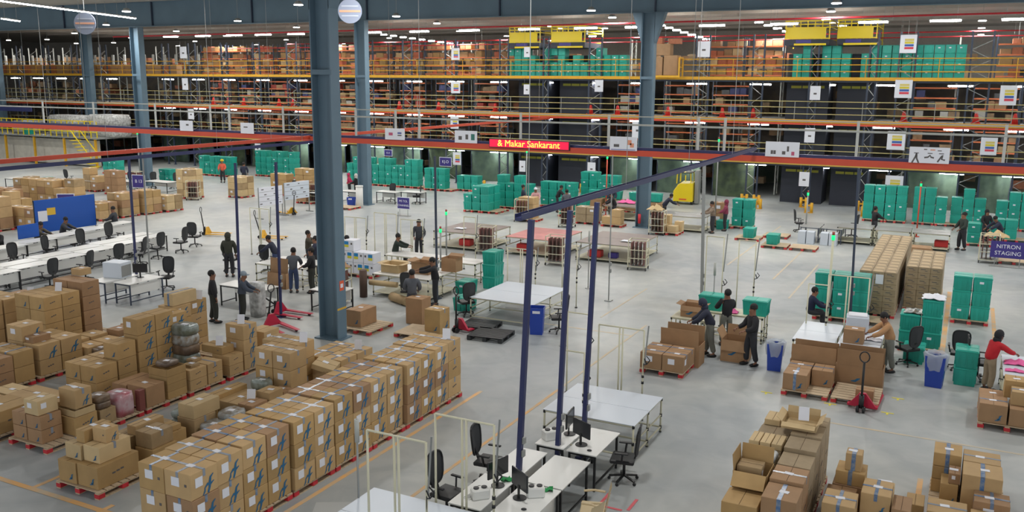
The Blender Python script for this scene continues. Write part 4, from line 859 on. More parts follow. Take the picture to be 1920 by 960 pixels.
# N3
rowpal(.55, (15.9, 17.2), '', 'the right near stack at the bottom edge', 1.25, 1.25)
for l in range(3): carton(.42, 17.75, .15+l*.26, .48, .6, .255, K_OCH, 'ochre carton with blue tape in the three-high column of the right near stack, %s layer' % ('bottom', 'middle', 'top')[l], 'VP')
cs([(1.06, 17.7, .15, .62, .6, .74, K_TAN, 'TP', 'tall back right carton'), (1.08, 17.02, .15, .64, .66, .74, K_TAN, 'VP', 'large front right carton with a tape band'), (1.2, 16.5, .15, .56, .5, .5, K_BRN, 'BXPF', 'low blue-taped carton in front'), (.4, 17.2, .15, .3, .5, .42, K_OCH, 'g', 'small ochre carton tucked in the gap'), (.42, 17.25, .57, .2, .4, .2, K_BRN, 'PF', 'narrow box with a white label tucked in the gap'), (.55, 15.95, .15, .62, .6, .4, K_TAN, 'TP', 'front left carton at the frame edge'), (1.2, 15.9, .15, .6, .58, .36, K_TAN, 'P', 'front right carton at the frame edge'), (-.12, 16.3, .15, .3, .5, .3, K_OCH, 'S', 'small carton on the left corner')], 'in the right near stack')

# ---------------------------------------------------------------- kraft carton blocks and teal crates
def kraft_block(x1, y0, nx, ny, nz, w, d, h, nm, sign=False):
    for p in range(int(math.ceil(ny*d/1.2))): pallet(x1-nx*w/2, y0+.6+p*1.22, 'pallet under the %s, %s from the front' % (nm, ORD[p]), round(nx*w+.04, 2), 1.2)
    proto = {}
    def one():
        o = MB().box((0, 0, h/2), (w-.006, d-.006, h-.004), ch=.008).build('kraft_carton', [K_FLUT]); tag(o, 'x', 'box')
        MB().box((-w*.1, -d/2+.001, h*.62), (w*.4, .003, h*.12)).box((w*.15, -d/2+.001, h*.4), (w*.2, .003, h*.08)).build('small_print', M_INK, o)
        MB().add([(-w*.4, -d*.45, h), (w*.4, -d*.45, h), (w*.3, -d*.2, h+.03), (-w*.3, -d*.2, h+.03)], [(0, 1, 2, 3)]).add([(-w*.4, -d*.45, h-.002), (w*.4, -d*.45, h-.002), (w*.3, -d*.2, h+.028), (-w*.3, -d*.2, h+.028)], [(3, 2, 1, 0)]).build('lifted_flap', mat('kraft_flap', (196, 174, 140), .8), o)
        return o
    P = Proto(one); inner = MB()
    for k_ in range(ny):
        for i in range(nx):
            for l in range(nz):
                if k_ > 0 and l < nz-1 and i < nx-1:
                    inner.box((x1-(nx-i-.5)*w, y0+(k_+.5)*d, .15+(l+.5)*h), (w-.006, d-.006, h-.004)); continue
                lb = 'kraft carton in the %s, %s row from the front, %s from the left, %s layer' % (nm, ORD[k_], ORD[i], ORD[l])
                P.place((x1-(nx-i-.5)*w+R.uniform(-.004, .004), y0+(k_+.5)*d, .15+l*h), 0, lb)
    tag(inner.build('kraft_cartons', [K_FLUT]), 'kraft cartons filling the inside of the %s' % nm, 'cartons', kind='stuff')
    if sign: tag(MB().box((0, 0, .15), (.24, .012, .32)).build('paper_notice', M_LABEL, None, (x1-nx*w*.5+.05, y0-.012, .15+(nz-1)*h-.2)), 'white paper notice on the front of the %s' % nm, 'notice')
kraft_block(-1.72, 31.6, 3, 15, 7, .39, .55, .203, 'long kraft block', True)
kraft_block(-.4, 33.1, 3, 6, 7, .38, .6, .203, 'shorter kraft block')
def crate():
    t = thing('plastic_crate', 'x', 'crate')
    mb = MB(); a, b, h = .27, .37, .46
    V = [(sx*a*s, sy*b*s, z) for z, s in ((0, .9), (h, 1)) for sx, sy in ((-1, -1), (1, -1), (1, 1), (-1, 1))]
    mb.add(V, [(3, 2, 1, 0), (4, 5, 6, 7), (0, 1, 5, 4), (1, 2, 6, 5), (2, 3, 7, 6), (3, 0, 4, 7)])
    for s in (-.55, 0, .55):
        mb.box((a*s, -b*.955, h*.5), (.02, .03, h*.8)); mb.box((a*.955, b*s, h*.5), (.03, .02, h*.8)); mb.box((-a*.955, b*s, h*.5), (.03, .02, h*.8))
    mb.build('body', M_TEAL, t)
    MB().box((0, 0, h-.02), (.56, .76, .035), ch=.008).build('rim', M_TEALD, t)
    lid = MB().box((0, 0, h+.005), (.5, .7, .02), ch=.006).build('lid', M_TEAL, t)
    MB().box((0, 0, h+.016), (.5, .02, .01)).build('lid_ridge', M_TEALD, lid)
    return t
def crate_l():
    t = crate(); t.name = 'plastic_crate'
    MB().box((-.03, -.363, .3), (.12, .012, .07)).build('white_label', M_LABEL, t)
    return t
class Crates:
    def __init__(s): s.a = Proto(crate); s.b = Proto(crate_l); s.r = random.Random(3)
    def place(s, loc, rz=0, label=None, group=None): return (s.b if s.r.random() < .33 else s.a).place(loc, rz, label, group)
CR = Crates()
DCR = MB()
def deck_crate(x, y, z):
    DCR.box((x, y, z+.22), (.53, .73, .44), 0, ch=.01).box((x, y, z+.455), (.565, .76, .04), 1, ch=.008)
    for s_ in (-.5, 0, .5): DCR.box((x+s_*.26*1.6, y-.366, z+.22), (.02, .02, .36), 1)
    if rr.random() < .5: DCR.box((x-.03, y-.372, z+.3), (.12, .01, .07), 2)
def crates(x, y, nx, ny, nz, nm, z0=.15, hs=None, skip=lambda i, j, l: False, pal=True, rz=0, grp=False):
    """x,y = left near corner"""
    if pal:
        q = 0
        for i in range(int(math.ceil(nx/2))):
            q += 1; pallet(x+.57+i*1.16, y+ny*.39, 'red-footed pallet under the %s, %s' % (nm, ORD[i]), 1.12, round(max(.9, ny*.78), 2))
    for i in range(nx):
        for j in range(ny):
            for l in range(nz):
                if skip(i, j, l) or (nz > 2 and y > 45 and l == nz-1 and rr.random() < .22): continue
                lb = 'teal lidded crate in the %s, %s across, %s up%s' % (nm, ORD[i], ORD[l], '' if ny == 1 else ', %s row' % ('front', 'second', 'third')[j])
                if z0 > 8: deck_crate(x+.28+i*.575, y+.39+j*.78, z0+l*.478)
                else: CR.place((x+.28+i*.575, y+.39+j*.78, z0+l*.478), 0, lb)
crates(-30.6, 59.6, 16, 1, 3, 'long teal wall on the top deck left of the column', 8.06, pal=False)
for i in (0, 1, 2, 5, 6, 7, 12): deck_crate(-30.3+i*.575, 59.99, 8.06+3*.478)
crates(-20.3, 59.6, 2, 1, 3, 'small teal stack on the top deck behind the column', 8.06, pal=False)
crates(-10.4, 59.6, 17, 1, 4, 'long teal wall on the top deck at right', 8.06, pal=False, skip=lambda i, j, l: i in (2, 6))
tag(DCR.build('crate_wall', [M_TEAL, M_TEALD, M_LABEL]), 'rows of teal lidded crates stacked along the top rack deck', 'crates', kind='stuff')
crates(-.05, 32.1, 2, 1, 3, 'teal stack standing alone in the yellow floor bay'); crates(-11.05, 48.0, 2, 1, 3, 'teal stack right of the maroon-hooded worker', skip=lambda i, j, l: False)
CR.place((-11.4, 47.6, 0), 0, 'single teal crate on the floor beside a teal stack, near the maroon-hooded worker')
crates(-1.35, 27.9, 2, 1, 2, 'teal stack behind the man in tan', .15); CR.place((-.5, 28.3, .15+.956), 0, 'teal crate topping the stack behind the man in tan')
garment_later = (-.5, 28.29)
CR.place((-.85, 27.0, 0), 0, 'teal crate standing on the floor right of the man in tan'); 
CR.place((.45, 25.6, 0), 0, 'lower teal crate left of the woman in red'); CR.place((.45, 25.6, .478), 0, 'upper teal crate left of the woman in red')
crates(-4.15, 30.4, 3, 1, 3, 'teal stack behind the seated worker'); 
crates(-5.1, 54.4, 4, 1, 4, 'rear teal wall at right, first block'); crates(-2.5, 54.5, 3, 1, 4, 'rear teal wall at right, second block'); crates(-.6, 54.9, 3, 1, 4, 'rear teal wall at right, third block')
crates(1.6, 54.5, 3, 1, 4, 'teal block at the right edge', hs=None); crates(.8, 50.5, 3, 1, 2, 'low teal block in front at the right edge')
crates(.3, 48.4, 1, 1, 2, 'teal pair behind the stooping worker at right')
crates(-26.6, 46.2, 3, 2, 3, 'near left teal block by the column aisle', skip=lambda i, j, l: l == 2 and i == 0); crates(-25.6, 48.6, 4, 1, 4, 'second teal block by the column aisle'); crates(-23.6, 50.6, 4, 1, 3, 'third teal block by the column aisle')
crates(-21.9, 53.0, 3, 1, 4, 'teal block behind the sorting tables, middle'); crates(-20, 51.6, 2, 1, 4, 'high teal block by the dark figure')
crates(-20.9, 47.3, 3, 1, 2, 'low teal stack left of the kraft cartons')
crates(-32.2, 55.0, 3, 1, 2, 'low teal block by the lift aisle'); crates(-34.4, 54.2, 3, 1, 3, 'teal block before the rack at the dark bay sign')
crates(-41.5, 54.6, 11, 1, 4, 'long teal wall right of the big column', skip=lambda i, j, l: (l == 3 and i in (7, 8)))
crates(-55.5, 53.6, 6, 1, 3, 'teal wall left of the big column'); crates(-51.2, 55.4, 7, 1, 4, 'rear teal wall behind the hi-vis worker'); crates(-53.4, 47.6, 2, 1, 2, 'teal pair by the far left column'); crates(-63, 50.5, 3, 1, 2, 'teal stack near the far left tables')
crates(-15.9, 29.0, 1, 1, 3, 'teal tower behind the pipe table with white sheets', .0, pal=False, skip=lambda i, j, l: False)
CR.place((-16.1, 28.2, 0), 0, 'single teal crate left of the teal tower'); CR.place((-14.9, 26.0, .0), 0, 'teal crate under the black chair by the pipe table')
for x, y, n in ((-9.35, 44.8, 0), (-7.95, 43.5, 1)):
    CR.place((x, y, .15), 0, 'single teal crate on a flat pallet near the double desk, %s' % ('left', 'right')[n])
for x, y, lb in ((-9.4, 44.9, 'flat pallet with one teal crate, left'), (-8.3, 46.3, 'flat empty pallet behind, beside the double desk'), (-7.8, 43.4, 'flat pallet with one teal crate, right'), (-6.5, 43.4, 'flat empty pallet in front of the double desk'), (-1.5, 44.2, 'pallet with flattened cardboard under the right sorting table'), (-2.75, 44.1, 'pallet end showing behind the kraft block'), (2.2, 44.6, 'pallet behind the purple sign'), (-33.3, 43.8, 'pallet lying before the desks by the second column'), (-13.4, 44.6, 'pallet with loose cartons right of the column')):
    pallet(x, y, 'red-footed '+lb, 1.2, 1.1)
for i, (x, y, z, wv, dv, hv) in enumerate(((-14.0, 44.25, .15, .5, .5, .35), (-13.45, 44.25, .15, .5, .5, .32), (-13.95, 44.75, .15, .5, .45, .8), (-13.2, 44.75, .15, .4, .4, .5))): carton(x+wv, y, z, wv, dv, hv, K_PAL, 'loose pale carton on the pallet right of the column, %s' % ORD[i], 'P')
for i in range(3): carton(-1.0-.05*i, 43.9, .15+i*.1, 1.1, .8, .1, K_BRN, 'flattened carton under the right sorting table, %s from the bottom' % ORD[i], 'N')
# far carton groups
FAR = MB(); FMATS = [M_LABEL, M_TAPE]
def far_stack(x, y, nx, ny, lay, nm, w=.6, d=.6, h=.42, mats=(K_TAN, K_OCH, K_GRY, K_BRN), pal=True, jit=.35):
    if pal:
        for p in range(max(1, int(round(nx*w/1.2)))): pallet(x+.6+p*1.2, y+ny*d/2, 'red-footed pallet under the %s, %s' % (nm, ORD[p]), 1.2, round(max(ny*d, .8), 2))
    for i in range(nx):
        for j in range(ny):
            n = max(1, lay-(1 if rr.random() < jit else 0))
            for l in range(n):
                mt = rr.choice(mats); hh = h*rr.uniform(.88, 1) if l == n-1 else h-.004
                if mt not in FMATS: FMATS.append(mt)
                FAR.box((x+(i+.5)*w, y+(j+.5)*d, .15+l*h+hh/2), (w*.96, d*.96, hh-.006), FMATS.index(mt), ch=.01)
                if l == n-1: FAR.box((x+(i+.5)*w, y+(j+.5)*d, .15+l*h+hh), (w*.25, d*.18, .006), 0); FAR.box((x+(i+.5)*w, y+(j+.5)*d, .15+l*h+hh-.001), (w*.9, .05, .005), 1)
                if rr.random() < .3: FAR.box((x+(i+.5)*w, y+j*d+d*.02, .15+l*h+hh*.6), (w*.3, .006, hh*.3), 0)
far_stack(-43.0, 33.1, 2, 2, 2, 'carton line behind the long desks, near pallet'); far_stack(-42.9, 34.5, 2, 2, 3, 'carton line behind the long desks, second pallet', jit=.1); far_stack(-42.7, 35.9, 2, 2, 3, 'carton line behind the long desks, third pallet', jit=.1); far_stack(-42.5, 37.3, 2, 2, 2, 'carton line behind the long desks, far pallet', mats=(K_GRY, K_PAL))
far_stack(-45.6, 27.6, 3, 2, 3, 'big carton group left of the blue board', w=.8, d=.75, h=.55, jit=.2); far_stack(-44.2, 29.4, 3, 1, 2, 'carton group behind the blue board', w=.7, d=.7, h=.5)
far_stack(-53.5, 33.4, 5, 2, 2, 'far left carton field, front line', w=.75, d=.7, h=.5); far_stack(-53.5, 36.2, 6, 2, 3, 'far left carton field, middle line', w=.75, d=.7, h=.45); far_stack(-49.2, 36.6, 1, 1, 3, 'narrow pair beside the carton field', w=.9, d=.8, h=.5)
far_stack(-51.6, 41.4, 2, 1, 3, 'brown upright carton pair near the far column', w=.65, d=.7, h=.5, mats=(K_BRN,), jit=0); far_stack(-54.2, 41.8, 2, 1, 3, 'carton heap by the far left post', w=.7, d=.7, h=.5)
far_stack(-45.8, 42.2, 2, 2, 4, 'grey-tan high stack left of the whiteboards', w=.6, d=.6, h=.45, mats=(K_GRY, K_PAL), jit=.2); far_stack(-43.3, 44.2, 2, 2, 3, 'slatted pale stack left of the whiteboards', mats=(K_PAL, K_GRY), jit=.1); far_stack(-41.8, 46.6, 2, 1, 3, 'brown stack behind the whiteboards', w=.7, d=.8, h=.45, mats=(K_OCH,), jit=0); far_stack(-39.6, 46.5, 2, 1, 4, 'brown stack behind the second whiteboard', w=.7, d=.8, h=.45, mats=(K_OCH, K_BRN), jit=0); far_stack(-37.6, 44.2, 1, 1, 3, 'brown stack beside the second whiteboard', w=.8, d=.8, h=.42, mats=(K_BRN,), jit=0)
far_stack(-19.0, 45.3, 2, 1, 2, 'kraft stack left of the right column', w=.65, d=.8, h=.4, mats=(K_FLUT,), jit=0); far_stack(-17.4, 45.2, 2, 1, 2, 'mixed stack at the foot of the right column', w=.55, d=.6, h=.4, mats=(K_PAL, K_TAN)); far_stack(-22.2, 44.7, 1, 1, 3, 'taped tan stack behind the red table', w=.95, d=.8, h=.4, mats=(K_TAN,), jit=0)
for i, x in enumerate((-20.6, -19.3, -18.0, -16.8)):
    far_stack(x, 50.6, 1, 1, 1, 'brown carton with teal lid behind the sorting tables, %s' % ORD[i], w=1.1, d=.8, h=.6, mats=(K_BRN,), jit=0); CR.place((x+.55, 51, .76), PI/2, 'teal crate lying on a brown carton behind the sorting tables, %s from the left' % ORD[i])
far_stack(-12.1, 47.9, 1, 1, 2, 'brown carton stack behind the striped worker', w=.7, d=.6, h=.6, mats=(K_BRN,), jit=0)
tag(FAR.build('carton_field', FMATS), 'distant stacks of plain brown cartons on red-footed pallets', 'cartons', kind='stuff')
# mid cartons near big column
pallet(-16.35, 22.35, 'red-footed pallet with one brown carton right of the big column', 1.1, 1.3); carton(-16.3, 21.95, .15, .55, .85, .52, K_BRN, 'brown carton on the pallet right of the big column', 'gP')
pallet(-14.55, 22.6, 'red-footed pallet with a plain board top in the middle aisle', 1.2, 1.15, .05, True)
carton(-13.83, 22.6, 0, .56, .58, .84, K_OCH, 'tall ochre carton standing beside the board-topped pallet', 'PTgG'); carton(-15.05, 23.5, 0, .62, .55, .86, K_BRN, 'tall brown carton on the floor left of the man in grey', 'P')
BK = mat('black_pallet_plastic', (46, 48, 50), .5)
pallet(-12.5, 23.4, 'black plastic pallet lying on the floor by the pipe table', 1.15, 1.1, .1, False, BK, BK); pallet(-13.3, 24.2, 'black plastic pallet under the dark pallet jack', 1.1, 1.0, .1, False, BK, BK)

# ---------------------------------------------------------------- people
def skinned(name, matl, nodes, edges, parent, sub=1):
    me = bpy.data.meshes.new(name); me.from_pydata([n[0] for n in nodes], edges, []); me.materials.append(matl)
    o = bpy.data.objects.new(name, me); C.objects.link(o); o.parent = parent
    sk = o.modifiers.new('skin', 'SKIN'); sk.use_smooth_shade = True; sk.branch_smoothing = .6
    if not me.skin_vertices: return o
    for i, n in enumerate(nodes):
        r = n[1]; me.skin_vertices[0].data[i].radius = (r, r) if not hasattr(r, '__len__') else r
        me.skin_vertices[0].data[i].use_root = (i == 0)
    sb = o.modifiers.new('sub', 'SUBSURF'); sb.levels = sub; sb.render_levels = sub
    return o
def cloth(name, rgb): return mat('cloth_'+name, rgb, .85, noise=.15, scale=8)
def person(x, y, face, label, jac, tro, pose='stand', arms=(15, 35), arms2=None, lean=0, head='hair', hcol=None, H=1.7, turn=0, z=0, shoe=None, sit_h=.5, group=None, stride=.0, sleeve=1):
    k = H/1.72; t = thing('person', label, 'person', (x, y, z), SCR[face]+turn if isinstance(face, str) else face, group)
    zp = .95*k if pose == 'stand' else sit_h+.09
    def up(p):   # torso space -> leaned
        px, py, pz = p; a = math.radians(lean); dz = pz*k
        return Vector((px*k, py*k*math.cos(a)+dz*math.sin(a), zp+dz*math.cos(a)-py*k*math.sin(a)))
    def arm(s, a):
        sh = up((s*.185, 0, .42)); u = math.radians(a[0]); f = math.radians(a[1])
        el = sh+Vector((s*.07, math.sin(u)*.28, -math.cos(u)*.28))*k; wr = el+Vector((-s*(.02+.05*math.sin(f)), math.sin(f)*.25, -math.cos(f)*.25))*k
        d = (wr-el).normalized(); return sh, el, wr, d
    L = []
    for s in (-1, 1):
        if pose == 'stand':
            st = stride*s; hip = Vector((s*.09*k, 0, zp-.06*k)); kn = Vector((s*.11*k, .03+st*.18, .49*k)); an = Vector((s*.12*k, -.02+st*.34, .09)); to = an+Vector((s*.02, .13, -.04))
        else:
            hip = Vector((s*.09*k, 0, zp-.04*k)); kn = Vector((s*.12*k, .42*k, sit_h+.04)); an = Vector((s*.12*k, .44*k, .09)); to = an+Vector((s*.02, .13, -.04))
        L.append((hip, kn, an, to))
    A = [arm(-1, arms), arm(1, arms2 or arms)]
    N = [(Vector((0, 0, zp)), .12*k), (up((0, 0, .16)), .11*k), (up((0, 0, .33)), .13*k), (up((0, .005, .485)), .07*k), (up((0, .02, .56)), .088*k), (up((0, .012, .645)), .108*k), (up((0, .005, .72)), .08*k), (up((0, .125, .605)), .018*k)]
    E = [(0, 1), (1, 2), (2, 3), (3, 4), (4, 5), (5, 6), (4, 7)]
    for (sh, el, wr, d) in A:
        b = len(N); side = d.cross(Vector((0, 0, 1)) if abs(d.z) < .9 else Vector((0, 1, 0))).normalized(); nrm = d.cross(side)
        N += [(sh, .055*k), (el, .042*k), (wr, .026*k), (wr+d*.045*k, .03*k), (wr+d*.085*k, .028*k)]
        E += [(2, b), (b, b+1), (b+1, b+2), (b+2, b+3), (b+3, b+4)]
        for q, (o_, ln) in enumerate(((-.03, .06), (-.01, .075), (.01, .07), (.03, .055))):
            c = len(N); p1 = wr+d*(.115*k)+side*o_*k; N += [(p1, .009*k), (p1+(d*.8+nrm*.5)*ln*.6*k, .008*k), (p1+(d*.35+nrm*.9)*ln*k, .007*k)]; E += [(b+4, c), (c, c+1), (c+1, c+2)]
        c = len(N); N += [(wr+d*.05*k-side*.045*k, .011*k), (wr+d*.09*k-side*.055*k+nrm*.02, .009*k)]; E += [(b+3, c), (c, c+1)]
    for (hip, kn, an, to) in L:
        b = len(N); N += [(hip, .085*k), (kn, .055*k), (an, .038*k), (to, .035*k)]; E += [(0, b), (b, b+1), (b+1, b+2), (b+2, b+3)]
    skinned('body', M_SKIN, N, E, t)
    J = [(up((0, 0, -.12)), .19*k), (up((0, 0, .1)), .18*k), (up((0, 0, .33)), .2*k), (up((0, 0, .48)), .1*k)]; E = [(0, 1), (1, 2), (2, 3)]
    for s, (sh, el, wr, d) in zip((-1, 1), A):
        b = len(J); J += [(sh, .1*k), (el, .08*k), (wr-d*.01, .06*k)]; E += [(2, b), (b, b+1), (b+1, b+2)]
    skinned('jacket' if jac is not None else 'top', jac, J, E, t)
    T = [(Vector((0, 0, zp)), .165*k), (up((0, 0, .12)), .15*k)]; E = [(0, 1)]
    for (hip, kn, an, to) in L:
        b = len(T); T += [(hip-Vector((0, 0, .04)), .12*k), (kn, .092*k), (an+Vector((0, 0, .03)), .078*k)]; E += [(0, b), (b, b+1), (b+1, b+2)]
    skinned('trousers', tro, T, E, t)
    for (hip, kn, an, to) in L: MB().sph((an.x, an.y+.06, .045), (.052, .15, .055), 10, 6).build('shoe', shoe or M_BLACK, t)
    hc = up((0, .0, .655)); a = -math.radians(lean)
    hm = hcol or M_HAIR
    if head == 'hair': o = MB().sph((0, -.016, .022), (.106*k, .112*k, .112*k), 12, 8).build('hair', hm, t)
    elif head == 'cap': o = MB().sph((0, -.01, .045), (.108*k, .116*k, .1*k), 12, 8).box((0, .125, .03), (.14, .1, .015), ch=.004).build('cap', hm, t)
    elif head == 'beanie': o = MB().sph((0, -.01, .05), (.104*k, .112*k, .1*k), 12, 8).cyl((0, -.01, .0), (0, -.01, .05), .108*k, 14).build('beanie', hm, t)
    elif head == 'helmet': o = MB().sph((0, -.005, .06), (.125*k, .14*k, .1*k), 12, 8).cyl((0, 0, .03), (0, 0, .045), .15*k, 14).build('helmet', hm, t)
    else:
        o = MB().sph((0, -.02, .0), (.12*k, .125*k, .145*k), 12, 8).sph((0, -.015, -.14), (.11*k, .11*k, .1*k), 12, 8).build('hood', hm, t)
    o.location = hc; o.rotation_euler.x = a
    f = up((0, .095, .665))
    for s in (-1, 1):
        MB().sph((0, 0, 0), .011, 6, 4).build('eye', M_HAIR, t).location = up((s*.034, .108, .64)); MB().sph((0, 0, 0), (.012, .02, .03), 6, 4).build('ear', M_SKIN, t).location = up((s*.1, 0, .63))
    MB().box((0, 0, 0), (.045, .012, .01)).build('mouth', cloth('lip', (110, 60, 54)), t).location = up((0, .1, .575))
    return t
BLK = cloth('black', (36, 36, 40)); DGR = cloth('dark_grey', (62, 64, 70)); GRYC = cloth('grey', (92, 96, 104)); NVY = cloth('navy', (46, 50, 68)); OLV = cloth('olive', (58, 60, 50)); TANC = cloth('tan', (178, 136, 96)); REDC = cloth('red', (190, 34, 44)); BEI = cloth('beige', (160, 142, 116)); GPANT = cloth('grey_trousers', (118, 120, 112)); MAR = cloth('maroon', (132, 54, 78)); JEAN = cloth('jeans', (62, 76, 112)); STR = mat('cloth_striped', (170, 150, 130), .85, rgb2=(80, 66, 60), scale=9, stretch=(.01, .01, 3)); WHC = cloth('white', (204, 200, 198)); HIV = cloth('hi_vis_orange', (230, 106, 80)); DTRO = cloth('dark_trousers', (48, 49, 54))
person(-4.86, 24.35, 'left', 'person in a black jacket and black peaked beanie standing by the open carton, hands in front', BLK, DTRO, arms=(20, 75), head='beanie', H=1.74, turn=.25, stride=.25)
person(-6.1, 24.7, 'left', 'person in a dark blue-grey hooded top and grey trousers stooping over the carton on the table', NVY, GPANT, arms=(35, 60), lean=24, head='hood', hcol=NVY, H=1.72, turn=-.2, stride=.3)
person(-5.95, 25.95, 'away', 'person in a black jacket with back turned, folding a pink garment at the table', BLK, GPANT, arms=(35, 80), H=1.72, turn=.1)
person(-1.42, 25.57, 'left', 'person in a tan shirt and grey trousers leaning over the white packing table', TANC, GPANT, arms=(45, 65), lean=20, head='hair', H=1.7, turn=-.1, stride=.2)
person(.98, 25.1, 'right', 'person in a red top, black headscarf and beige trousers reaching across the table', REDC, BEI, arms=(50, 70), lean=18, head='hood', hcol=BLK, H=1.62, turn=.15)
person(-4.05, 29.2, 'right', 'seated person in navy with blue trim at the white packing tables', cloth('navy_blue_trim', (30, 38, 66)), DTRO, pose='sit', arms=(40, 80), lean=10, turn=-.1)
person(-15.71, 23.95, 'away', 'person in grey jacket and grey trousers with back turned at the middle packing station', GRYC, cloth('slate_trousers', (70, 72, 80)), arms=(10, 60), lean=6, H=1.68, stride=.2)
person(-16.05, 25.95, 'left', 'person in black reaching left over the cartons at the middle packing station', BLK, DTRO, arms=(70, 85), lean=10, H=1.72, turn=.1)
person(-21.24, 33.0, 'toward', 'person in dark clothes standing behind the middle packing station, facing the viewer', DGR, DTRO, arms=(15, 60), H=1.7)
person(-20.6, 30.2, 'right', 'seated person in dark green at the back of the middle packing station', cloth('dark_green', (44, 56, 50)), DTRO, pose='sit', arms=(60, 80), lean=12, sit_h=.7)
person(-21.1, 20.65, 'right', 'person in a black suit jacket standing beyond the carton rows, nearer of the two men', BLK, cloth('dark_olive_trousers', (50, 52, 46)), arms=(5, 15), H=1.72, turn=.35, stride=.2)
person(-20.5, 21.3, 'right', 'person in a grey-blue jacket and pale cap gripping the pallet jack handle', cloth('slate_blue', (72, 80, 94)), cloth('dark_olive_trousers', (50, 52, 46)), arms=(35, 70), head='cap', hcol=cloth('pale_blue_cap', (150, 164, 176)), H=1.62, lean=8, turn=.1)
person(-25.6, 26.0, 'away', 'person in a dark olive hooded coat seen from behind among the office chairs', OLV, DTRO, arms=(10, 30), head='hood', hcol=OLV, H=1.78)
person(-21.6, 25.09, 'away', 'person in a grey sweater bending over the table left of the big column', GRYC, JEAN, arms=(30, 70), lean=12, H=1.68)
person(-21.0, 25.4, 'left', 'person in black with back turned close to the big column', BLK, cloth('dark_olive_trousers', (50, 52, 46)), arms=(15, 70), H=1.7)
person(-24.1, 27.0, 'left', 'person in navy leaning over the left work table', NVY, JEAN, arms=(45, 60), lean=25, H=1.7)
person(-23.6, 28.4, 'right', 'person in a brown coat holding up a phone at the left work table', cloth('brown_coat', (84, 78, 66)), DTRO, arms=(60, 130), H=1.68)
person(-22.6, 27.6, 'left', 'person in dark blue standing behind the navy power pole', NVY, DTRO, arms=(20, 60), H=1.66)
person(-22.0, 28.6, 'right', 'person in maroon-brown behind the folding table left of the big column', cloth('rust', (110, 76, 66)), DTRO, arms=(30, 60), H=1.6, lean=15)
person(.1, 46.9, 'left', 'person in a dark green jacket standing at the right end of the sorting tables', cloth('dark_green', (44, 56, 50)), DTRO, arms=(20, 60), H=1.82, turn=.2, stride=.2)
person(-3.9, 48.2, 'right', 'person in black with long dark hair behind the left end of the sorting tables', BLK, DTRO, arms=(40, 75), H=1.66, turn=.2)
person(1.1, 50.2, 'toward', 'person in a dark hooded coat behind the sorting tables at right', BLK, DTRO, arms=(15, 60), head='hood', hcol=BLK, H=1.6)
person(1.7, 48.2, 'left', 'person in dark blue stooping over brown sacks at the right', NVY, DTRO, arms=(50, 60), lean=30, H=1.66)
person(-11.1, 46.9, 'left', 'person in a maroon hooded jacket by the right sorting table', MAR, DTRO, arms=(20, 70), head='hood', hcol=MAR, H=1.66, turn=-.3)
person(-11.5, 45.85, 'left', 'person in a striped top and dark trousers at the end of the sorting table', STR, DTRO, arms=(40, 75), lean=8, H=1.68)
person(-14.9, 48.4, 'right', 'person in dark navy bending over the table just right of the column', NVY, DTRO, arms=(50, 70), lean=35, H=1.7)
person(-35.6, 47.8, 'left', 'person in long black clothes and white headscarf by the second column', BLK, BLK, arms=(30, 80), head='hood', hcol=WHC, H=1.66)
person(-36.9, 48.8, 'right', 'person in a crimson top behind the trolley by the second column', cloth('crimson', (180, 40, 84)), DTRO, arms=(20, 60), head='hood', hcol=cloth('crimson', (180, 40, 84)), H=1.55)
person(-50.0, 50.6, 'toward', 'person in an orange hi-vis vest and yellow helmet in the far left', HIV, DTRO, arms=(15, 60), head='helmet', hcol=M_BYEL, H=1.72, z=0)
person(-37.7, 30.7, 'left', 'person in dark grey seated at the long desk in front of the blue board', DGR, cloth('dark_green', (44, 56, 50)), pose='sit', arms=(30, 70), head='beanie', lean=5, sit_h=.55)
person(-47.3, 50.0, 'away', 'person in dark blue standing left of the big column far away', NVY, DTRO, H=1.7)
person(-23.3, 47.6, 'right', 'person in dark blue standing by the far trolleys', NVY, cloth('slate_trousers', (70, 72, 80)), arms=(20, 60), H=1.68)
person(-22.3, 47.2, 'toward', 'person in a white cap and pink patterned top between the far trolleys', cloth('pink_white', (206, 160, 160)), DTRO, arms=(20, 70), head='cap', hcol=M_LABEL, H=1.6)
person(-21.6, 48.8, 'right', 'person in black bending beside the taped tan stack', BLK, DTRO, arms=(40, 60), lean=20, H=1.66)
person(-20.2, 46.9, 'away', 'person in grey standing behind the middle navy pole', GRYC, DTRO, H=1.66)
person(-18.6, 49.9, 'toward', 'person in dark navy in front of the high teal block', NVY, NVY, arms=(15, 50), head='hood', hcol=NVY, H=1.7)
person(-17.4, 45.0+2.2, 'left', 'person in black behind the right navy pole, bending', BLK, DTRO, arms=(45, 60), lean=20, H=1.66)
for i, (x, y, lb) in enumerate(((-37.0, 24.2, 'near the frame edge'), (-37.2, 26.1, 'in the middle'), (-37.5, 27.6, 'next to the seated man'))): person(x, y, 'right' if i else 'toward', 'dark-clothed seated person at the rear long desk, %s' % lb, (BLK, cloth('brown_coat', (84, 78, 66)), DGR)[i], DTRO, pose='sit', arms=(50, 75), lean=18, sit_h=.48, head='cap' if i == 0 else 'hair')

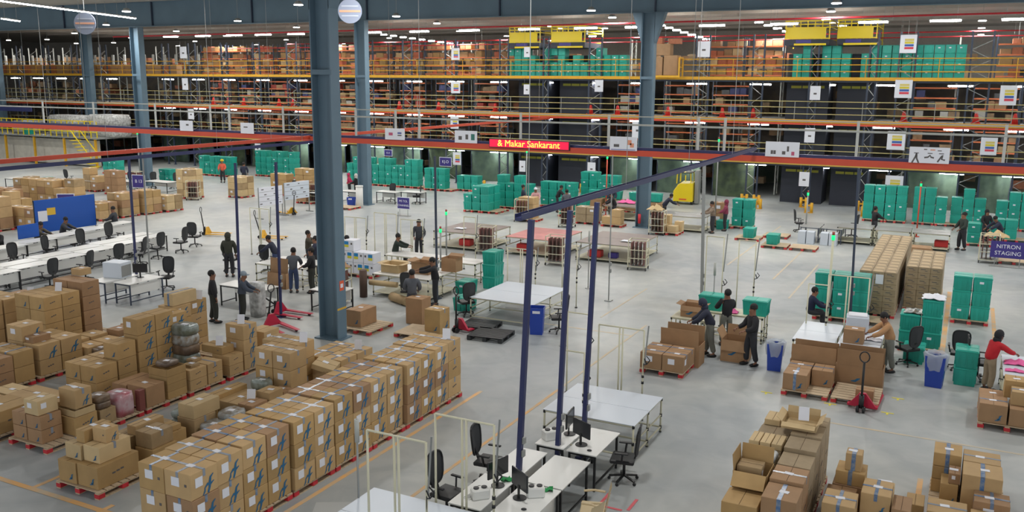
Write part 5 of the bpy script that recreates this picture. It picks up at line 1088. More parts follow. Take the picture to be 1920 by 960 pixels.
# ---------------------------------------------------------------- furniture
def chair_proto():
    t = thing('office_chair', 'x', 'chair')
    rows = [[(-.24+.48*i/6, -.02+.05*abs(i/3-1)**2*1.0, .5+.0*i) for i in range(7)] for j in range(2)]
    MB().box((0, .02, .47), (.48, .47, .08), ch=.03).build('seat', M_BLACK, t)
    fr = MB(); ms = MB(); pts = []
    n = 24
    for i in range(n):
        a = 2*PI*i/n; c, s = math.cos(a), math.sin(a); kx = abs(c)**.6*(1 if c > 0 else -1); ky = abs(s)**.6*(1 if s > 0 else -1)
        z = .88+ky*.3; xw = kx*(.21+.02*ky); pts.append((xw, -.22-.09*(z-.58)-.03*(1-kx*kx), z))
    fr.tube(pts+[pts[0]], .02, 6); fo = fr.build('backrest_frame', M_BLACK, t)
    c0 = Vector((0, -.29, .88)); ms.add([tuple(c0)]+[tuple(p) for p in pts]+[(c0.x, c0.y-.01, c0.z)]+[(p[0], p[1]-.01, p[2]) for p in pts], [(0, 1+i, 1+(i+1) % n) for i in range(n)]+[(n+1, n+2+(i+1) % n, n+2+i) for i in range(n)]); ms.build('mesh_back', M_MESH, fo)
    MB().bar((0, -.18, .44), (0, -.27, .7), .07, .03).build('back_bracket', M_BLACK, t)
    for s in (-1, 1): MB().bar((s*.25, .02, .46), (s*.29, 0, .66), .03).box((s*.29, .02, .68), (.06, .26, .03), ch=.01).build('armrest', M_BLACK, t)
    MB().cyl((0, 0, .12), (0, 0, .44), .028, 8).build('gas_lift', M_BLACK, t)
    for i in range(5):
        a = 2*PI*i/5+.3; x, y = math.cos(a)*.29, math.sin(a)*.29
        ba = MB().bar((0, 0, .13), (x, y, .08), .045, .03).build('base_arm', M_BLACK, t); MB().cyl((x-.02*math.sin(a), y+.02*math.cos(a), .03), (x+.02*math.sin(a), y-.02*math.cos(a), .03), .03, 8).build('caster', M_BLACK, ba)
    return t
CH = Proto(chair_proto)
def chair(x, y, rz, label): CH.place((x, y, 0), rz, 'black mesh-back office chair '+label)
chair(-5.45, 15.75, PI/2+.2, 'right of the near desk with two monitors')
chair(-7.75, 14.4, -PI/2+.1, 'on the left side of the empty near desk'); chair(-7.75, 12.85, -PI/2-.1, 'on the left side of the desk at the bottom edge')
chair(-10.9, 24.9, PI/2+.5, 'right of the pipe table behind the blue bin'); chair(-14.45, 25.3, .9, 'with high back left of the pipe table'); chair(-26.1, 23.3, PI+.4, 'right of the desk with the computer')
chair(-7.6, 48.6, -1.2, 'left of the double desk'); chair(-4.95, 48.2, 1.4, 'right of the double desk'); chair(-1.0, 26.5, .8, 'behind the man in tan'); chair(.75, 26.0, -PI/2, 'left behind the woman in red'); chair(.3, 26.7, 0, 'behind the two teal crates beside the woman in red')
chair(-17.0, 22.9+2.8, .3, 'just right of the big column'); chair(-26.4, 26.9, .2, 'left of the olive coat'); chair(-24.9, 27.4, .2, 'right of the olive coat'); chair(-16.3, 30.8, 2.8, 'behind the man in black at the middle station')
for i, (x, y, rz) in enumerate(((-29.9, 21.3, PI/2), (-30.0, 22.9, PI/2+.3), (-30.3, 24.6, PI/2-.2), (-30.6, 26.0, PI/2+.5), (-31.0, 27.3, PI/2), (-31.2, 28.8, PI/2+.2), (-33.0, 20.6, -PI/2), (-33.6, 22.6, -PI/2), (-34.0, 24.4, -PI/2+.3), (-34.2, 26.2, -PI/2), (-34.6, 28, -PI/2), (-31.8, 30.2, .4))):
    chair(x, y, rz, 'at the long left desks, %s from the near end of the %s side' % (ORD[i if i < 6 else i-6], 'right' if i < 6 else 'left'))
for i, (x, y) in enumerate(((-39.2, 46.3), (-33, 48), (-30.9, 47.8), (-36.2, 46.2))): chair(x, y, 1.1*i, 'by the desks near the second column, %s' % ORD[i])
for i in range(7): chair(-58+i*1.6, 43.6+.45*i, .3*i, 'in the far left line by the white tables, %s from the left' % ORD[i])
def desk(x0, y0, x1, y1, label, h=.75, matl=M_WHITE, legm=M_BLACK, panel=True, name='desk', cat='desk'):
    w, d = x1-x0, y1-y0; t = thing(name, label, cat, ((x0+x1)/2, (y0+y1)/2, 0))
    MB().box((0, 0, h-.0125), (w, d, .025), ch=.003).build('desk_top', matl, t)
    for sx in (-1, 1):
        for sy in (-1, 1): MB().box((sx*(w/2-.05), sy*(d/2-.05), (h-.025)/2), (.04, .04, h-.025)).build('leg', legm, t)
    mb = MB().bar((-w/2+.05, -d/2+.05, h-.06), (w/2-.05, -d/2+.05, h-.06), .03).bar((-w/2+.05, d/2-.05, h-.06), (w/2-.05, d/2-.05, h-.06), .03)
    for s in (-1, 1): mb.bar((s*(w/2-.05), -d/2+.05, .12), (s*(w/2-.05), d/2-.05, .12), .03)
    mb.build('frame', legm, t)
    if panel: MB().box((w/2-.1 if w < d else 0, 0 if w < d else d/2-.1, h-.25), ((.02, d-.15, .35) if w < d else (w-.15, .02, .35))).build('modesty_panel', matl, t)
    return t
desk(-7.04, 15.0, -6.42, 16.3, 'white desk carrying a printer box and a monitor, left of the pair behind', panel=False); desk(-6.36, 14.98, -5.74, 16.28, 'white desk carrying a monitor and mouse, right of the pair behind', panel=False)
desk(-7.25, 13.4, -6.62, 14.7, 'empty white desk, left one of the middle pair at the bottom'); desk(-6.46, 13.38, -5.74, 14.68, 'empty white desk, right one of the middle pair at the bottom', panel=False)
desk(-7.25, 12.05, -6.62, 13.36, 'white desk with keyboard and white device box at the bottom edge, left'); desk(-6.46, 12.05, -5.74, 13.34, 'white desk with monitor and green cloth at the bottom edge, right')
desk(-26.95, 20.7, -26.2, 22.2, 'white desk with a big grey machine and computer, left half', legm=M_DNAVY); desk(-26.0, 20.9, -25.2, 22.4, 'white desk beside the computer desk, right half', legm=M_DNAVY)
for i in range(6): desk(-31.3-.28*i, 19.1+1.62*i, -30.55-.28*i, 20.68+1.62*i, 'white desk in the nearer long desk line, %s from the frame edge' % ORD[i], legm=M_BLACK); 
for i in range(6): desk(-32.15-.28*i, 19.1+1.62*i, -31.4-.28*i, 20.68+1.62*i, 'white desk back to back in the long desk line, %s from the frame edge' % ORD[i], panel=False)
for i in range(6): desk(-35.6-.3*i, 21.0+1.62*i, -34.8-.3*i, 22.58+1.62*i, 'white desk in the rear long desk line before the blue board, %s from the frame edge' % ORD[i])
for i, (x0, y0) in enumerate(((-20.3, 19.9), (-20.0, 21.5))): pass
desk(-22.6, 22.4, -20.6, 23.2, 'white table behind the two standing men'); desk(-19.4, 23.3, -18.2, 24.2, 'white table in front of the big column')
for i, (x, y) in enumerate(((-35.9, 44.6), (-34.6, 46.3), (-32.6, 47.2), (-31.2, 47.9))): desk(x-.75, y-.4, x+.75, y+.4, 'white desk in the cluster right of the second column, %s from the left' % ORD[i])
for i in range(5): desk(-60+i*2.4, 40+i*.9, -57.8+i*2.4, 41+i*.9, 'long white table in the far left line, %s from the left' % ORD[i])
# double desk with grey boxes
desk(-7.1, 45.6, -6.15, 47.4, 'dark-edged double desk, left half', legm=M_DNAVY, matl=M_GREY); desk(-6.1, 45.6, -5.1, 47.4, 'dark-edged double desk, right half', legm=M_DNAVY, matl=M_GREY)
for i, x in enumerate((-6.9, -6.5, -5.85, -5.45)): o = MB().box((0, 0, .3), (.36, .5, .6), ch=.01).build('document_box', M_BWHITE, None, (x, 45.3, 0)); tag(o, 'white document box in front of the double desk, %s from the left' % ORD[i], 'box')
def pipe_table(x0, y0, x1, y1, label, h=.8, top=M_BWHITE, lip=True, shelf=False, ny=2):
    w, d = x1-x0, y1-y0; t = thing('pipe_table', label, 'table', ((x0+x1)/2, (y0+y1)/2, 0))
    for i in range(ny): MB().box((0, -d/2+d*(i+.5)/ny, h), (w, d/ny-.012, .014)).build('top_sheet', top, t)
    mb = MB(); jt = MB()
    for sx in (-1, 1):
        for sy in (-1, 0, 1):
            X, Y2 = sx*(w/2-.03), sy*(d/2-.03)
            MB().cyl((X, Y2, 0), (X, Y2, h-.01), .022, 8).build('leg', M_CREAM, t)
            for z in (.12, .4, h-.03): jt.cyl((X, Y2, z-.035), (X, Y2, z+.035), .03, 8)
            jt.cyl((X, Y2, 0), (X, Y2, .02), .032, 8)
        for z in (.12, .4, h-.03): mb.cyl((sx*(w/2-.03), -d/2+.03, z), (sx*(w/2-.03), d/2-.03, z), .02, 6)
    for sy in (-1, 0, 1):
        for z in (.12, h-.03): mb.cyl((-w/2+.03, sy*(d/2-.03), z), (w/2-.03, sy*(d/2-.03), z), .02, 6)
    mb.build('rail', M_CREAM, t); jt.build('pipe_joint', M_BLACK, t)
    if shelf: MB().box((0, 0, .13), (w-.1, d-.1, .015)).build('lower_shelf', M_CREAM, t)
    return t
pipe_table(-7.62, 16.62, -5.56, 18.55, 'pale blue-white topped pipe table behind the near monitors'); pipe_table(-8.6, 10.0, -6.3, 11.85, 'blue-white topped pipe table cut by the bottom edge')
pipe_table(-14.1, 24.9, -11.8, 27.6, 'big pipe table with white sheets in the middle of the hall', .75); 
pipe_table(-3.85, 24.75, -2.75, 26.9, 'white packing table, left half, with a tall post frame'); pipe_table(-2.68, 24.65, -1.62, 26.8, 'white packing table, right half, where the man in tan works')
pipe_table(1.25, 23.9, 2.6, 25.9, 'white table with pink garments at the right edge'); pipe_table(-7.5, 25.4, -6.4, 26.4, 'pipe table of the middle workers', top=M_CREAM); pipe_table(-7.0, 26.55, -5.0, 27.4, 'rear pipe table of the middle workers carrying teal crates', top=M_CREAM)
CR.place((-6.65, 26.98, .81), PI/2, 'teal crate on the rear table of the middle workers, left'); CR.place((-5.3, 26.98, .81), PI/2, 'teal crate on the rear table of the middle workers, right')
pipe_table(-18.9, 26.2, -16.5, 28.2, 'packing table heaped with cartons right of the big column', top=M_WHITE, shelf=True); pipe_table(-23.9, 25.6, -21.6, 27.2, 'packing table left of the big column', top=M_WHITE)
pipe_table(-20.6, 29.4, -16.4, 30.4, 'rear packing table of the middle station', top=M_WHITE)
for (x0, y0, x1, y1, tp, lb) in ((-22.0, 35.4, -19.4, 38.3, M_BTOP, 'brown-topped sorting table, left of three'), (-18.3, 35.6, -15.8, 38.6, M_RTOP, 'red and pink topped sorting table, middle of three'), (-15.0, 35.9, -12.3, 39.2, M_BTOP, 'brown-topped sorting table, right of three'), (-18.3, 47.6, -16.2, 50, M_BTOP, 'brown-topped sorting table left of the right column'), (-14.6, 45.6, -11.9, 47.3, M_GREY, 'grey sorting table right of the column')): pipe_table(x0, y0, x1, y1, lb, top=tp, shelf=True)
for i, x in enumerate((-4.6, -2.9, -1.2)): pipe_table(x-.8, 46.0, x+.8, 47.5, 'grey sorting table in the right-hand line, %s from the left' % ORD[i], top=M_GREY, shelf=True)
def post_frame(x, y, label, w=.55, h=2.2, z0=0, claw=True, dbl=False, rz=0, b=.78):
    t = thing('scanner_arch', label, 'stand', (x, y, z0), rz)
    xs = (-w/2, w/2) if not dbl else (-w, -.04, .04, w)
    for q in xs: MB().cyl((q, 0, 0), (q, 0, h), .02, 8).build('upright', M_CREAM, t)
    MB().cyl((xs[0], 0, h), (xs[-1], 0, h), .018, 6).build('top_bar', M_CREAM, t)
    jt = MB()
    for q in xs:
        jt.cyl((q-.05*(1 if q == xs[0] else -1)*-1, 0, h), (q+.05*(1 if q == xs[0] else -1), 0, h), .028, 8); jt.cyl((q, 0, 0), (q, 0, .03), .05, 8)
    jt.build('pipe_joint', M_BLACK, t)
    if claw:
        cl = MB().bar((xs[-1], 0, b+.55), (xs[-1]+.1, -.06, b+.6), .02).bar((xs[-1]+.1, -.06, b+.6), (xs[-1]+.06, -.1, b+.74), .022).bar((xs[-1]+.1, -.06, b+.6), (xs[-1]+.17, -.04, b+.7), .022).bar((xs[-1]+.17, -.04, b+.7), (xs[-1]+.1, -.08, b+.8), .02)
        for z in (b+.1, b+.25): cl.cyl((xs[-1], 0, z), (xs[-1], 0, z+.06), .032, 8)
        cl.bar((xs[-1], 0, b+.08), (xs[-1]+.015, -.02, b+.6), .012); cl.build('phone_clamp', M_BLACK, t)
        MB().cyl((xs[-1]+.03, 0, h*.62), (xs[-1]+.1, 0, h+.12), .018, 6).build('grey_rod', M_GREY, t)
    return t
for (x, y, h, lb, dbl) in ((-7.55, 11.0, 2.25, 'at the left of the bottom edge, double arch', True), (-6.9, 12.0, 2.3, 'over the bottom desks, double arch', True), (-7.2, 17.2, 2.0, 'at the left front of the table behind the monitors', False), (-6.75, 19.0, 2.15, 'at the back of the table behind the monitors', True), (-8.2, 19.9, 2.1, 'tall, left behind the near pipe table', False), (-6.9, 28.0, 2.9, 'left of the stooping man', False), (-6.2, 29.5, 2.6, 'behind the stooping man', False), (-3.5, 26.6, 2.0, 'left on the white packing tables', False), (-2.7, 26.7, 2.3, 'centre on the white packing tables', True), (-13.7, 27.9, 1.9, 'at the left back of the big pipe table', True), (-11.9, 28.0, 2.1, 'at the right back of the big pipe table', False), (-20.7, 31.6, 1.9, 'behind the seated worker in green', True), (-18.0, 31.8, 2.2, 'in front of the man facing the viewer', False), (-27.6, 30, 2.1, 'in the open floor behind the office chairs', True), (-25.5, 32, 2.1, 'in the open floor left of the whiteboards', True), (-22.8, 30.5, 2.0, 'left of the big column', True), (-21.2, 30.4, 2.3, 'just left of the big column', True)):
    post_frame(x, y, 'cream pipe frame with black joints %s' % lb, h=h, dbl=dbl)
for x, y, lb in ((-8.6, 11.4, 'left of the bottom edge frame'), (-10.2, 23.6, 'by the blue bin'), (-12.4, 31, 'behind the teal tower'), (-6.7, 27.3, 'with a black rod behind the pink garment')):
    t = thing('scanner_post', 'thin grey post with a pale sleeve '+lb, 'post', (x, y, 0)); MB().cyl((0, 0, 0), (0, 0, 2.2), .018, 8).cyl((0, 0, 0), (0, 0, .02), .12, 10).build('shaft', M_GREY, t); MB().cyl((0, 0, 1.8), (0, 0, 2.2), .04, 8).build('sleeve', M_RAIL, t)
# desktop items
def monitor(x, y, z, rz, label):
    t = thing('monitor', label, 'monitor', (x, y, z), rz)
    MB().cyl((0, 0, 0), (0, 0, .015), .12, 14).build('foot', M_BLACK, t); MB().box((0, .02, .12), (.05, .02, .24)).build('stand', M_BLACK, t)
    MB().box((0, 0, .34), (.5, .035, .32), ch=.008).build('screen_case', M_SCREEN, t); t = [c for c in t.children if c.name.startswith('screen_case')][0]; MB().box((0, -.019, .34), (.47, .004, .28)).build('screen', mat('screen_glass', (24, 26, 30), .15), t)
monitor(-6.62, 15.75, .75, PI/2+.1, 'black monitor facing away on the left near desk'); monitor(-6.2, 15.35, .75, PI/2+1.1, 'black monitor seen from behind on the right near desk')
monitor(-6.25, 12.75, .75, PI/2+1.0, 'black monitor at the bottom edge in front of the navy pole'); monitor(-6.8, 13.0, .75, PI/2-.3, 'tall black monitor left of the navy pole at the bottom edge'); monitor(-25.8, 21.9, .75, PI+.6, 'black monitor on the desk with the big grey machine')
def device(x, y, z, rz, label, s=1):
    t = thing('label_printer', label, 'printer', (x, y, z), rz)
    MB().box((0, 0, .09*s), (.3*s, .2*s, .18*s), ch=.02).build('case', M_WHITE, t); MB().cyl((-.07*s, 0, .18*s), (-.07*s, 0, .2*s), .05*s, 12).cyl((.07*s, 0, .18*s), (.07*s, 0, .2*s), .05*s, 12).build('black_cap', M_BLACK, t)
device(-6.85, 15.35, .75, .9, 'white device box with two black caps on the near desk', 1.1); device(-6.05, 12.95, .75, .6, 'white device box by the green cloth', 1); device(-6.85, 12.45, .75, .8, 'white device box on the left bottom desk', 1)
for x, y, rz, lb in ((-5.95, 15.15, .3, 'by the right near monitor'), (-6.0, 12.4, .5, 'on the bottom right desk'), (-7.05, 12.8, .4, 'on the bottom left desk')): t = tag(MB().sph((0, 0, .015), (.05, .035, .018), 8, 5).build('computer_mouse', M_BLACK, None, (x, y, .75), rz), 'small black mouse '+lb, 'mouse')
t = thing('keyboard', 'white keyboard on the bottom left desk', 'keyboard', (-7.0, 12.5, .75), 1.4); MB().box((0, 0, .01), (.42, .14, .018), ch=.004).build('case', M_WHITE, t); MB().box((0, 0, .021), (.39, .11, .006)).build('keys', M_GREY, t)
tag(MB().sheet([[(-.15+.06*i, -.06+.05*j+.02*math.sin(i*2), .02+.025*math.sin(i*1.7+j*2)) for i in range(6)] for j in range(4)], 0, .012).build('green_cloth', M_GREEN, None, (-6.0, 13.2, .76), .4), 'crumpled green cloth on the white desk at the bottom', 'cloth')
tag(MB().sheet([[(-.1+.05*i, -.06+.05*j+.02*math.sin(i*2), .02+.025*math.sin(i*1.7+j*2)) for i in range(5)] for j in range(4)], 0, .012).build('green_cloth', M_GREEN, None, (-6.75, 13.25, .76), .9), 'small green cloth beside the tall monitor', 'cloth')
t = thing('machine_housing', 'big grey-white box machine on the desk left', 'machine', (-26.6, 21.6, .75), .2); MB().box((0, 0, .28), (.75, .6, .56), ch=.02).build('case', M_BWHITE, t); MB().box((.377, 0, .25), (.006, .5, .4)).build('grey_side', M_GREY, t)
t = thing('machine_housing', 'grey-white box machine with white packets on top on the right packing table', 'machine', (-2.35, 26.3, .81), .1); MB().box((0, 0, .24), (.6, .5, .48), ch=.02).build('case', M_BWHITE, t); MB().box((0, 0, .5), (.5, .42, .06), ch=.02).build('white_packets', M_LABEL, t)
bundle(-20.2, 21.75, 0, .5, .4, 1.15, 'tall white wrapped roll standing between the two men by the carton rows', 'white', 1)
# plastic chair
t = thing('plastic_chair', 'cream moulded plastic chair beside the near desks', 'chair', (-5.25, 13.6, 0), PI/2+.3)
PL = mat('cream_plastic', (206, 186, 148), .4)
MB().box((0, 0, .43), (.44, .42, .03), ch=.012).build('seat', PL, t)
MB().sheet([[(-.21+.42*i/6, -.21-.08*j/4-.03*math.cos((i/3-1)*1.5), .43+.42*j/4) for i in range(7)] for j in range(5)], 0, .012).build('backrest', PL, t)
for sx in (-1, 1):
    MB().tube([(sx*.22, -.2, .64), (sx*.26, .0, .64), (sx*.24, .18, .62)], .02).build('armrest', PL, t)
    for sy in (-1, 1): MB().bar((sx*.19, sy*.18, .42), (sx*.24, sy*.22, 0), .045, .03).build('leg', PL, t)
t = copy_tree(t); t.location = (-5.2, 13.05, 0); t.rotation_euler.z = PI/2-.2; tag(t, 'second cream plastic chair at the bottom edge')
# pallet jacks
def jack(x, y, rz, label, col=M_CRIM, hl=1.15, tilt=.15, z=0):
    t = thing('pallet_jack', label, 'pallet jack', (x, y, z), rz)   # forks along +Y
    for s in (-1, 1):
        MB().add([(s*.27-.075, 0, .07), (s*.27+.075, 0, .07), (s*.27+.075, 1.1, .07), (s*.27-.075, 1.1, .07), (s*.27-.075, 0, .11), (s*.27+.075, 0, .11), (s*.27+.06, 1.15, .09), (s*.27-.06, 1.15, .09)], [(3, 2, 1, 0), (4, 5, 6, 7), (0, 1, 5, 4), (1, 2, 6, 5), (2, 3, 7, 6), (3, 0, 4, 7)]).build('fork', col, t)
        MB().cyl((s*.27-.03, 1.0, .04), (s*.27+.03, 1.0, .04), .04, 10).build('fork_roller', M_BLACK, t)
        MB().cyl((s*.07-.03, -.22, .08), (s*.07+.03, -.22, .08), .08, 12).build('steer_wheel', M_BLACK, t)
    MB().add([(-.34, 0, .06), (.34, 0, .06), (.34, .06, .06), (-.34, .06, .06), (-.07, -.06, .42), (.07, -.06, .42), (.07, .03, .42), (-.07, .03, .42)], [(3, 2, 1, 0), (4, 5, 6, 7), (0, 1, 5, 4), (1, 2, 6, 5), (2, 3, 7, 6), (3, 0, 4, 7)]).build('front_body', col, t)
    MB().cyl((0, -.18, .1), (0, -.18, .42), .06, 10).build('pump', M_BLACK, t)
    ty, tz = -.2-math.sin(tilt)*hl, .2+math.cos(tilt)*hl
    ht = MB().cyl((0, -.2, .3), (0, ty, tz-.2), .028, 8).build('handle_tube', M_BLACK, t)
    a = Vector((0, ty, tz-.2)); pts = [a+Vector((.11*math.sin(q), -math.sin(tilt)*.0, .13-.13*math.cos(q))) for q in [2*PI*i/12 for i in range(13)]]
    MB().tube([tuple(p) for p in pts], .016, 6).build('handle_loop', M_BLACK, ht)
    return t
jack(-1.72, 22.15, -.05, 'red pallet jack with upright black handle under the empty pallet, bottom right', hl=1.25, tilt=.03); jack(-19.15, 21.15, -1.9, 'crimson pallet jack with forks toward the big column, left of it', tilt=-.2)
jack(-20.0, 22.5, -1.55, 'crimson pallet jack being pulled by the capped man', tilt=.9); jack(-13.65, 23.55, -.3, 'pallet jack with round black handle loop in the black plastic pallet', hl=1.2, tilt=.0)
jack(-33.6, 32.8, -1.2, 'yellow pallet jack alone on the open floor, left', M_YEL, tilt=.1); jack(-34.6, 40.3, 1.2, 'yellow pallet jack under the second whiteboard', M_YEL, tilt=.1); jack(-30.5, 33.4, -1.2, 'yellow pallet jack alone on the open floor, right', M_YEL, tilt=.2)
# bins
def bin_(x, y, label, h=.72, bag=True, w=.42, rz=.3):
    t = thing('waste_bin', label, 'bin', (x, y, 0), rz); mb = MB(); n = 4
    def ring(s, z): return [(sx*w/2*s, sy*w*.45*s, z) for sx, sy in ((-1, -1), (1, -1), (1, 1), (-1, 1))]
    V = ring(.82, 0)+ring(1, h)+ring(.94, h)+ring(.78, .03)
    mb.add(V, [(3, 2, 1, 0)]+[(i, (i+1) % 4, 4+(i+1) % 4, 4+i) for i in range(4)]+[(4+i, 4+(i+1) % 4, 8+(i+1) % 4, 8+i) for i in range(4)]+[(8+i, 8+(i+1) % 4, 12+(i+1) % 4, 12+i) for i in range(4)]+[(12, 13, 14, 15)]); mb.build('bin_body', M_BIN, t)
    if bag:
        rings = []
        for zz, s in ((h*.55, 1.0), (h*.8, 1.14), (h+.05, 1.22), (h+.08, 1.05), (h-.05, .85)):
            rings.append([(math.cos(a)*w*.53*s*(1+rr.uniform(-.06, .06))*1.0, math.sin(a)*w*.48*s*(1+rr.uniform(-.06, .06)), zz+rr.uniform(-.03, .03)) for a in [2*PI*i/20 for i in range(20)]])
        MB().sheet([r_+[r_[0]] for r_ in rings], 0).build('bag_liner', M_BAG, t)
    else: MB().box((0, -w*.46, h*.85), (w*.5, .01, .08)).build('white_sticker', M_LABEL, t); 
    return t
bin_(-.25, 24.9, 'blue waste bin with a big translucent bag liner on the right floor', .82, True, .48, -.1); bin_(-11.45, 24.45, 'blue waste bin behind the tall navy pole by the pipe table', .85, False, .46); bin_(-4.2, 24.3, 'blue waste bin left of the cartons at the white packing tables', .75, True, .42, .1); bin_(-33.6, 44.6, 'small blue bin at the foot of the second column', .6, False, .45)
t = thing('water_drum', 'white cylinder drum at the foot of the second column', 'drum', (-32.9, 44.5, 0)); MB().cyl((0, 0, .02), (0, 0, 1.3), .22, 16).build('drum_body', M_WHITE, t); MB().cyl((0, 0, 1.3), (0, 0, 1.36), .24, 16).build('drum_lid', M_WHITE, t)
# pink garments etc.
def garment(x, y, z, sx, sy, label, matl=M_PINK, hh=.08, name='folded_garment', cat='garment'):
    o = MB().sheet([[((i/8-.5)*sx*(1+.1*math.sin(j*2)), (j/6-.5)*sy*(1+.1*math.cos(i)), hh*(.5+.5*math.sin(i*1.9+j)*math.cos(j*1.3))*math.sin(PI*(i+.5)/9)*math.sin(PI*(j+.5)/7)+.012) for i in range(9)] for j in range(7)], 0, .012).build(name, matl, None, (x, y, z+.006)); return tag(o, label, cat)
garment(1.6, 25.1, .81, .6, .4, 'pink garment heap under the hands of the woman in red', hh=.16); garment(1.5, 24.4, .81, .4, .22, 'flat pink garment at the front of the right table'); garment(-6.0, 26.8, .81, .4, .3, 'pink garment on the middle workers table', hh=.2)
garment(-1.9, 25.75, .81, .5, .5, 'crumpled grey-white sheet on the right packing table', M_LABEL, .1, 'plastic_sheet', 'sheet'); garment(-13.0, 37, .83, .5, .4, 'white paper on the right brown table', M_LABEL, .02, 'paper_sheet', 'paper'); garment(-17.3, 49, .83, 1.0, .6, 'pink sacks on the brown table left of the column', M_PINK, .3)
garment(-22.0+.9, 36.4, .83, .5, .4, 'white paper on the left brown table', M_LABEL, .02, 'paper_sheet', 'paper')
garment(-.5, 28.29, 1.6, .6, .7, 'white film heap on the topmost teal crate behind the man in tan', M_LABEL, .14, 'film_heap', 'film'); garment(-1.0, 28.29, 1.12, .5, .6, 'clear film heap on the teal crates behind the man in tan', M_PLAST, .12, 'film_heap', 'film')
# baskets under tables
for x, y, lb in ((-20.5, 35.9, 'left'), (-17.6, 36.1, 'middle'), (-14.2, 36.3, 'right')):
    tag(MB().box((0, 0, .16), (.6, .4, .3), ch=.03).build('red_crate', mat('dark_red_plastic', (186, 46, 44), .5), None, (x, y, .145)), 'red crate on the shelf under the %s sorting table' % lb, 'crate')
tag(MB().box((0, 0, .12), (.4, .3, .24), ch=.03).build('purple_crate', M_PURP, None, (-13.4, 36.4, .145)), 'purple crate beside the red one under the right table', 'crate'); tag(MB().box((0, 0, .15), (.6, .4, .3), ch=.03).build('red_crate', mat('dark_red_plastic', (186, 46, 44), .5), None, (-.75, 46.6, .145)), 'red crate under the right-hand sorting line', 'crate')
# trolleys
def trolley_proto():
    t = thing('cage_trolley', 'x', 'trolley'); w, d, h = .75, .6, 1.25
    fr = MB()
    for sx in (-1, 1):
        for sy in (-1, 1): fr.cyl((sx*w/2, sy*d/2, .12), (sx*w/2, sy*d/2, h), .022, 6)
    for z in (.15, .5, .85, h):
        fr.cyl((-w/2, -d/2, z), (w/2, -d/2, z), .018, 6).cyl((-w/2, d/2, z), (w/2, d/2, z), .018, 6).cyl((-w/2, -d/2, z), (-w/2, d/2, z), .018, 6).cyl((w/2, -d/2, z), (w/2, d/2, z), .018, 6)
    fr.build('frame', M_CREAM, t)
    MB().box((0, 0, .16), (w, d, .02)).build('base_shelf', M_GREY, t)
    st = MB()
    for x in (-.26, -.09, .08, .25): st.box((x, .02, .68), (.05, d*.8, .95))
    st.build('load_panels', mat('trolley_panels', (96, 92, 84), .7, rgb2=(130, 70, 66), scale=2), t)
    for sx in (-1, 1):
        for sy in (-1, 1): MB().cyl((sx*w/2-.02, sy*d/2, .06), (sx*w/2+.02, sy*d/2, .06), .06, 10).build('caster', M_BLACK, t)
    return t
TR = Proto(trolley_proto)
for x, y, rz, lb in ((-19.1, 35.3, .2, 'with red panels beside the left brown table'), (-15.3, 34.5, .1, 'beside the red-topped table'), (-11.9, 35.3, .15, 'beside the right brown table, rightmost in the open floor'), (-13.9, 44.5-.4, .1, 'just right of the column with pale sacks'), (1.2, 44.2, 0, 'with clear sacks at the right'), (-21.9, 44.6, .3, 'with a brown sack behind the left brown table'), (-18.9, 44.0, .1, 'with pale rods in front of the teal blocks'), (-36.6, 44.8, 0, 'by the second column'), (-44.3, 42.2, .5, 'between the far pale stacks'), (-52.0, 44.4, 0, 'near the far left column'), (-19.2, 24.6, .2, 'loaded with torn cardboard left of the big column')): TR.place((x, y, 0), rz, 'cream pipe cage trolley '+lb)
garment(-19.2, 24.6, 1.26, .8, .7, 'torn brown cardboard heap on the trolley left of the big column', K_BRN, .4, 'cardboard_scrap', 'cardboard'); garment(-14, 44.1, 1.26, .8, .6, 'pale sack heap on the trolley right of the column', K_PAL, .4, 'sack', 'sack'); garment(1.5, 46.3, 1.0, 1.0, .6, 'brown sack heap before the stooping worker at right', K_PAL, .4, 'sack', 'sack').location.z = .85
# middle station goods
open_carton(-18.4, 26.9, .81, .75, .6, .3, 'flattened open carton at the left of the middle station table', K_PAL, (1, 1, 1, 1), tilt=(1.5, 1.5, 1.5, 1.5), fh=.2, pr=False); open_carton(-17.3, 27.2, .81, .7, .6, .4, 'open carton in the middle of the middle station table', K_BRN, (1, 1, 1, 1), tilt=(1.2, 1.2, 1.2, 1.2), fh=.22, pr=False); open_carton(-16.6, 28.0, .81, .6, .5, .5, 'taller open carton at the right of the middle station table', K_BRN, (0, 1, 1, 0), pr=False, fh=.2)
t = tag(MB().cyl((-.55, 0, 0), (.55, 0, 0), .1, 14).cyl((-.56, 0, 0), (.56, 0, 0), .04, 10).build('paper_roll', K_PAL, None, (-18.3, 26.05, .52), .1), 'long kraft roll lying under the front of the middle station table', 'roll'); t = tag(MB().cyl((-.5, 0, 0), (.5, 0, .0), .16, 14).cyl((-.51, 0, 0), (.51, 0, 0), .05, 10).build('paper_roll', K_GRY, None, (-17.3, 25.6, .16), -.4), 'thick grey-brown roll lying on the floor at the middle station', 'roll')
t = tag(MB().cyl((0, 0, 0), (0, 0, 1.0), .14, 14).build('paper_roll', mat('dark_brown_roll', (84, 64, 54), .7), None, (-19.0, 25.8, .0)), 'dark brown roll standing upright at the left end of the middle station', 'roll')
